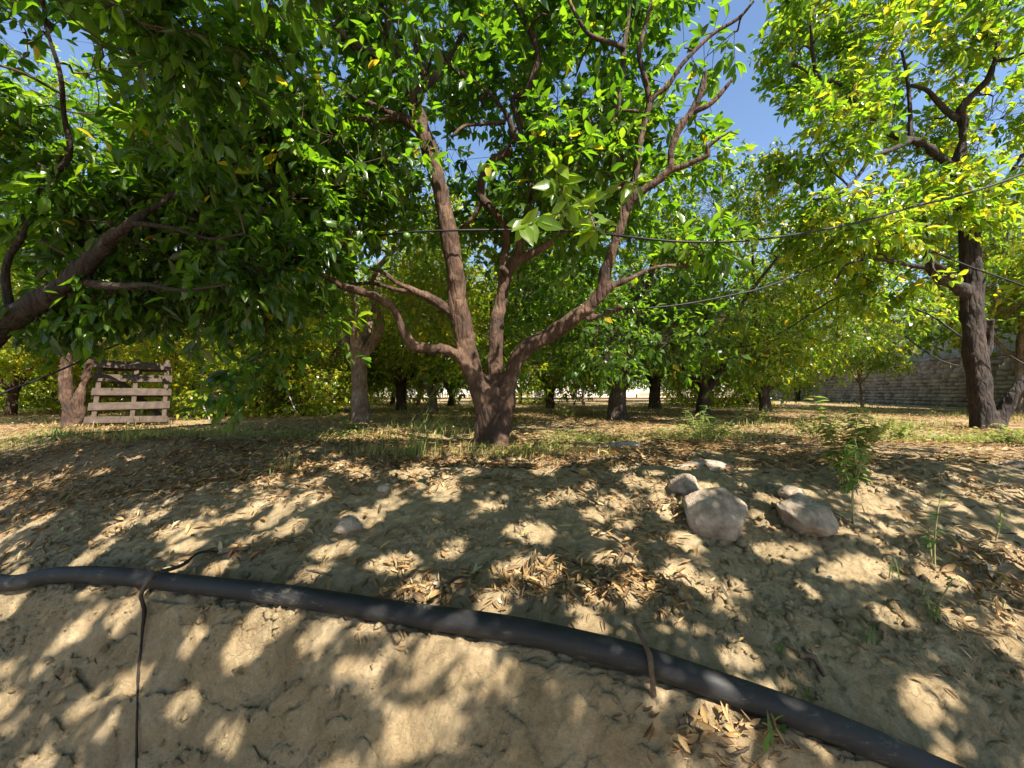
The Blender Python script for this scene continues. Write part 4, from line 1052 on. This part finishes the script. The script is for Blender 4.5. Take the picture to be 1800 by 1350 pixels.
def tuft(px, py, n, L, label, W=.006, tint=.45, lean=1.2, name='grass_tuft', wide=.04):
    b = gp(px, py); TV, TF, TC, base = [], [], [], 0
    for k in range(n):
        a = rng.random() * 6.283; l_ = L * (.5 + .6 * rng.random()); le = lean * (.25 + .75 * rng.random())
        o0 = np.array((rng.normal() * wide, rng.normal() * wide, -.01)); dr = np.array((math.cos(a), math.sin(a), 0)); sd_ = np.array((-math.sin(a), math.cos(a), 0))
        m = 8; pos = o0.copy(); ang = .15
        V = []
        for i in range(m + 1):
            t = i / m; w_ = W * (1 - t ** 2) / 2 + .0004
            V += [pos - sd_ * w_, pos + np.array((0, 0, .0008)), pos + sd_ * w_]
            pos = pos + (np.array((0, 0, math.cos(ang))) + dr * math.sin(ang)) * l_ / m; ang += le * 1.6 / m
        q_ = []
        for i in range(m):
            for j in (0, 1): q_.append((i * 3 + j, i * 3 + j + 1, i * 3 + j + 4, i * 3 + j + 3))
        TV.append(np.array(V)); TF.append(np.array(q_) + base); base += len(V); c = np.zeros((len(V), 3)); c[:, 0] = np.clip(tint + rng.normal() * .15, 0, 1); TC.append(c)
    o = mesh_np(name, np.vstack(TV), [np.vstack(TF)], M_WEED, None, True, np.vstack(TC))
    o.location = b
    return tagit(o, label, 'grass')
tuft(730, 800, 60, .42, 'big tuft of long arching grass blades left of the central trunk', .005, .6, 1.5, wide=.10)
tuft(1570, 1015, 8, .09, 'several upright green grass blades on the bare right slope', .003, .1, .2, wide=.015)
tuft(1515, 1120, 9, .10, 'thin bluish grass sprout on the slope, halfway between the pipe and the upright blades', .003, .1, .5, wide=.015)
tuft(1400, 1225, 7, .12, 'green grass sprout growing against the top of the pipe on the right', .0035, .1, 1.0, wide=.02)
tuft(1372, 1150, 8, .06, 'tiny grass sprout just above the pipe, near the broken twig', .0025, .15, .4, wide=.01)
tuft(110, 770, 30, .22, 'clump of green grass at the foot of the double-stemmed tree', .006, .25, .9, wide=.035)
tuft(255, 772, 26, .25, 'yellowish grass clump in front of the wooden pallet', .006, .65, .6, wide=.08)
tuft(1360, 1300, 8, .07, 'small green leaves sprouting below the pipe on the right', .012, .2, .8, wide=.02)
tuft(505, 830, 14, .18, 'wiry dry grass clump on the crest of the bank left of centre', .004, .7, .7, wide=.04)
tuft(980, 800, 12, .22, 'tall thin dry grass stems beside the foot of the central trunk', .003, .85, .3, wide=.015)

# ------------------------------------------------------------------ wooden pallet
def boxm(acc, c, ux, uy, uz, sx, sy, sz):
    c = np.asarray(c, float); V = []
    for a in (-1, 1):
        for b in (-1, 1):
            for d in (-1, 1): V.append(c + ux * a * sx / 2 + uy * b * sy / 2 + uz * d * sz / 2)
    acc.append(np.array(V))
BF = np.array([(0, 1, 3, 2), (4, 6, 7, 5), (0, 4, 5, 1), (2, 3, 7, 6), (0, 2, 6, 4), (1, 5, 7, 3)])
def one_box(name, c, ux, uy, uz, sx, sy, sz, mat, parent=None, bev=.003):
    acc = []; boxm(acc, (0, 0, 0), ux, uy, uz, sx, sy, sz)
    o = mesh_np(name, acc[0], [BF], mat, parent, smooth=False)
    o.location = [float(v) for v in c]
    if bev:
        md = o.modifiers.new('bevel', 'BEVEL'); md.width = bev; md.segments = 1
    return o
pb = gp(228, 748)
PAL = empty('wooden_pallet', pb, 'weathered grey wooden pallet with open slats leaning beside the double-stemmed tree', 'pallet')
u = norm(np.array((.80, .60, 0))); nrm = np.array((-.60, .80, 0)); le = R(30)
s_ = norm(nrm * math.sin(le) * 1.0 + np.array((0, 0, math.cos(le)))); tn_ = np.cross(u, s_)
for k in (-.35, .02, .35):
    one_box('stringer', s_ * .52 + u * k, u, tn_, s_, .05, .09, 1.06, M_WOOD, PAL)
for k, (h, wd) in enumerate(((.06, .10), (.27, .115), (.49, .115), (.71, .115), (.93, .12))):
    for sd_, nm in ((1, 'slat'),):
        us = norm(u + s_ * rng.normal() * .018)
        one_box('slat', s_ * h + u * rng.normal() * .03 + tn_ * (.045 + .012) * sd_, us, tn_, np.cross(us, tn_), .82, .02, wd, M_WOOD, PAL)
for h in (.08, .52, .95):
    one_box('back_slat', s_ * h - tn_ * (.045 + .012), u, tn_, s_, .80, .02, .10, M_WOOD, PAL)
dg_ = norm(s_ * .75 - u * .62)
one_box('brace', s_ * .42 + u * .1 - tn_ * .075, norm(np.cross(dg_, tn_)), tn_, dg_, .07, .022, 1.1, M_WOOD, PAL)

# ------------------------------------------------------------------ rubble retaining wall + block wall on the right
wa, wb = np.array((12.0, 6.0)), np.array((17.8, 30.0))
wd_ = norm(wb - wa); wn = np.array((-wd_[1], wd_[0])); Lw = float(np.linalg.norm(wb - wa))
def stone_rows():
    V, Q, nb = [], [], 0
    z = -.1; row = 0
    while z < 1.5:
        h = .10 + .09 * rng.random(); x = -.2 * rng.random()
        while x < Lw:
            l_ = .16 + .34 * rng.random(); dpt = .30
            m = 5
            g_ = np.linspace(-1, 1, m)
            # front patch as superellipsoid with noise
            uu, vv = np.meshgrid(g_, g_)
            bul = (1 - np.abs(uu) ** 3) * (1 - np.abs(vv) ** 3)
            px_ = x + l_ / 2 + uu * l_ * .5 * (1.0 - .04 * rng.random()); pz_ = z + h / 2 + vv * h * .5
            px_ = px_ + (rng.random((m, m)) - .5) * .02; pz_ = pz_ + (rng.random((m, m)) - .5) * .018
            dep = bul * (.05 + .07 * rng.random()) + (rng.random((m, m)) - .5) * .015
            # wall leans back slightly with height
            o2 = dep - pz_ * .08
            P_ = np.stack([wa[0] + wd_[0] * px_ + wn[0] * o2, wa[1] + wd_[1] * px_ + wn[1] * o2, pz_], -1).reshape(-1, 3)
            V.append(P_); i, j = np.meshgrid(np.arange(m - 1), np.arange(m - 1)); i = (j * m + i).ravel()
            Q.append(np.stack([i, i + 1, i + m + 1, i + m], -1) + nb); nb += m * m
            x += l_ + .004
        z += h * .97; row += 1
    # backing body
    b0 = len(V)
    c = []
    for xx in (0, Lw):
        for oo in (-.02, -.5):
            for zz in (-.15, 1.42):
                c.append((wa[0] + wd_[0] * xx + wn[0] * (oo - zz * .08), wa[1] + wd_[1] * xx + wn[1] * (oo - zz * .08), zz))
    V.append(np.array(c)); Q.append(np.array([(0, 1, 3, 2), (4, 6, 7, 5), (0, 4, 5, 1), (2, 3, 7, 6), (0, 2, 6, 4), (1, 5, 7, 3)]) + nb)
    return np.vstack(V), np.vstack(Q)
V, Q = stone_rows()
off = np.array((wa[0], wa[1], 0.))
o = mesh_np('stone_wall', V, [Q], M_STONE, None, False, off=off); o.location = off
tagit(o, 'dark dry rubble stone retaining wall running back along the right side of the orchard', 'wall')
bc = np.array((*((wa + wb) / 2 - wn * .55), 2.25))
o = one_box('block_wall', bc, np.array((1., 0, 0)), np.array((0, 1., 0)), np.array((0, 0, 1.)), Lw, .2, 1.7, M_BLOCK, None, .004)
o.rotation_euler.z = math.atan2(wd_[1], wd_[0])
tagit(o, 'grey concrete block wall standing on top of the rubble stone wall', 'wall')

# ------------------------------------------------------------------ far: dirt road, house, picket fence
def sheet(name, x0, x1, y0, y1, z, mat):
    xs = np.linspace(x0, x1, 40); ys = np.linspace(y0, y1, 8); A, B = np.meshgrid(xs, ys)
    Z = zt(A, B) * 0 + z + .05 * (noise2(A * .5, B * .5, 9) - .5)
    i, j = np.meshgrid(np.arange(39), np.arange(7)); k = (j * 40 + i).ravel()
    return mesh_np(name, np.stack([A, B, Z], -1).reshape(-1, 3), [np.stack([k, k + 1, k + 41, k + 40], -1)], mat)
o = sheet('road', -14, 40, 29.5, 36, .12, M_DIRT); tagit(o, kind='structure')
EX, EY, EZ = np.array((1., 0, 0)), np.array((0, 1., 0)), np.array((0, 0, 1.))
def house(x0, x1, y, h, label, wins):
    H_ = empty('white_house', ((x0 + x1) / 2, y, 0), label, 'house', 'white houses beyond the orchard')
    one_box('wall', (0, 2, h / 2 - .1), EX, EY, EZ, x1 - x0, 4, h + .2, M_WHITE, H_, .02)
    one_box('roof', (0, 2, h + .14), EX, EY, EZ, x1 - x0 + .5, 4.5, .24, M_ROOF, H_, .02)
    for wx in wins:
        f = one_box('window', (wx, -.03, 1.35), EX, EY, EZ, 1.2, .08, 1.1, M_METAL, H_, .01)
        one_box('pane', (0, -.045, 0), EX, EY, EZ, 1.04, .02, .94, M_GLASSD, f, 0)
    one_box('door', (wins[0] + 2.0, -.03, .95), EX, EY, EZ, .9, .08, 2.1, M_METAL, H_, .01)
house(-11.5, -3.6, 39, 2.9, 'low white house seen in gaps between the slim trunks left of the central tree', (-2.6, 1.2, 2.9))
house(2.4, 12.5, 40, 3.0, 'low white house with blue-grey windows seen under the trees right of the central trunk', (-4.2, -.8, 2.4, 4.0))
fo = empty('picket_fence', (-3.4, 27.5, 0), 'cream picket fence seen close left of the central trunk', 'fence')
for x in np.arange(-1.6, 2.6, .16):
    one_box('picket', (x, 0, .5), EX, EY, EZ, .07, .03, 1.05, M_METAL, fo, 0)
for z in (.3, .8): one_box('rail', (.45, .035, z), EX, EY, EZ, 4.3, .03, .07, M_METAL, fo, 0)
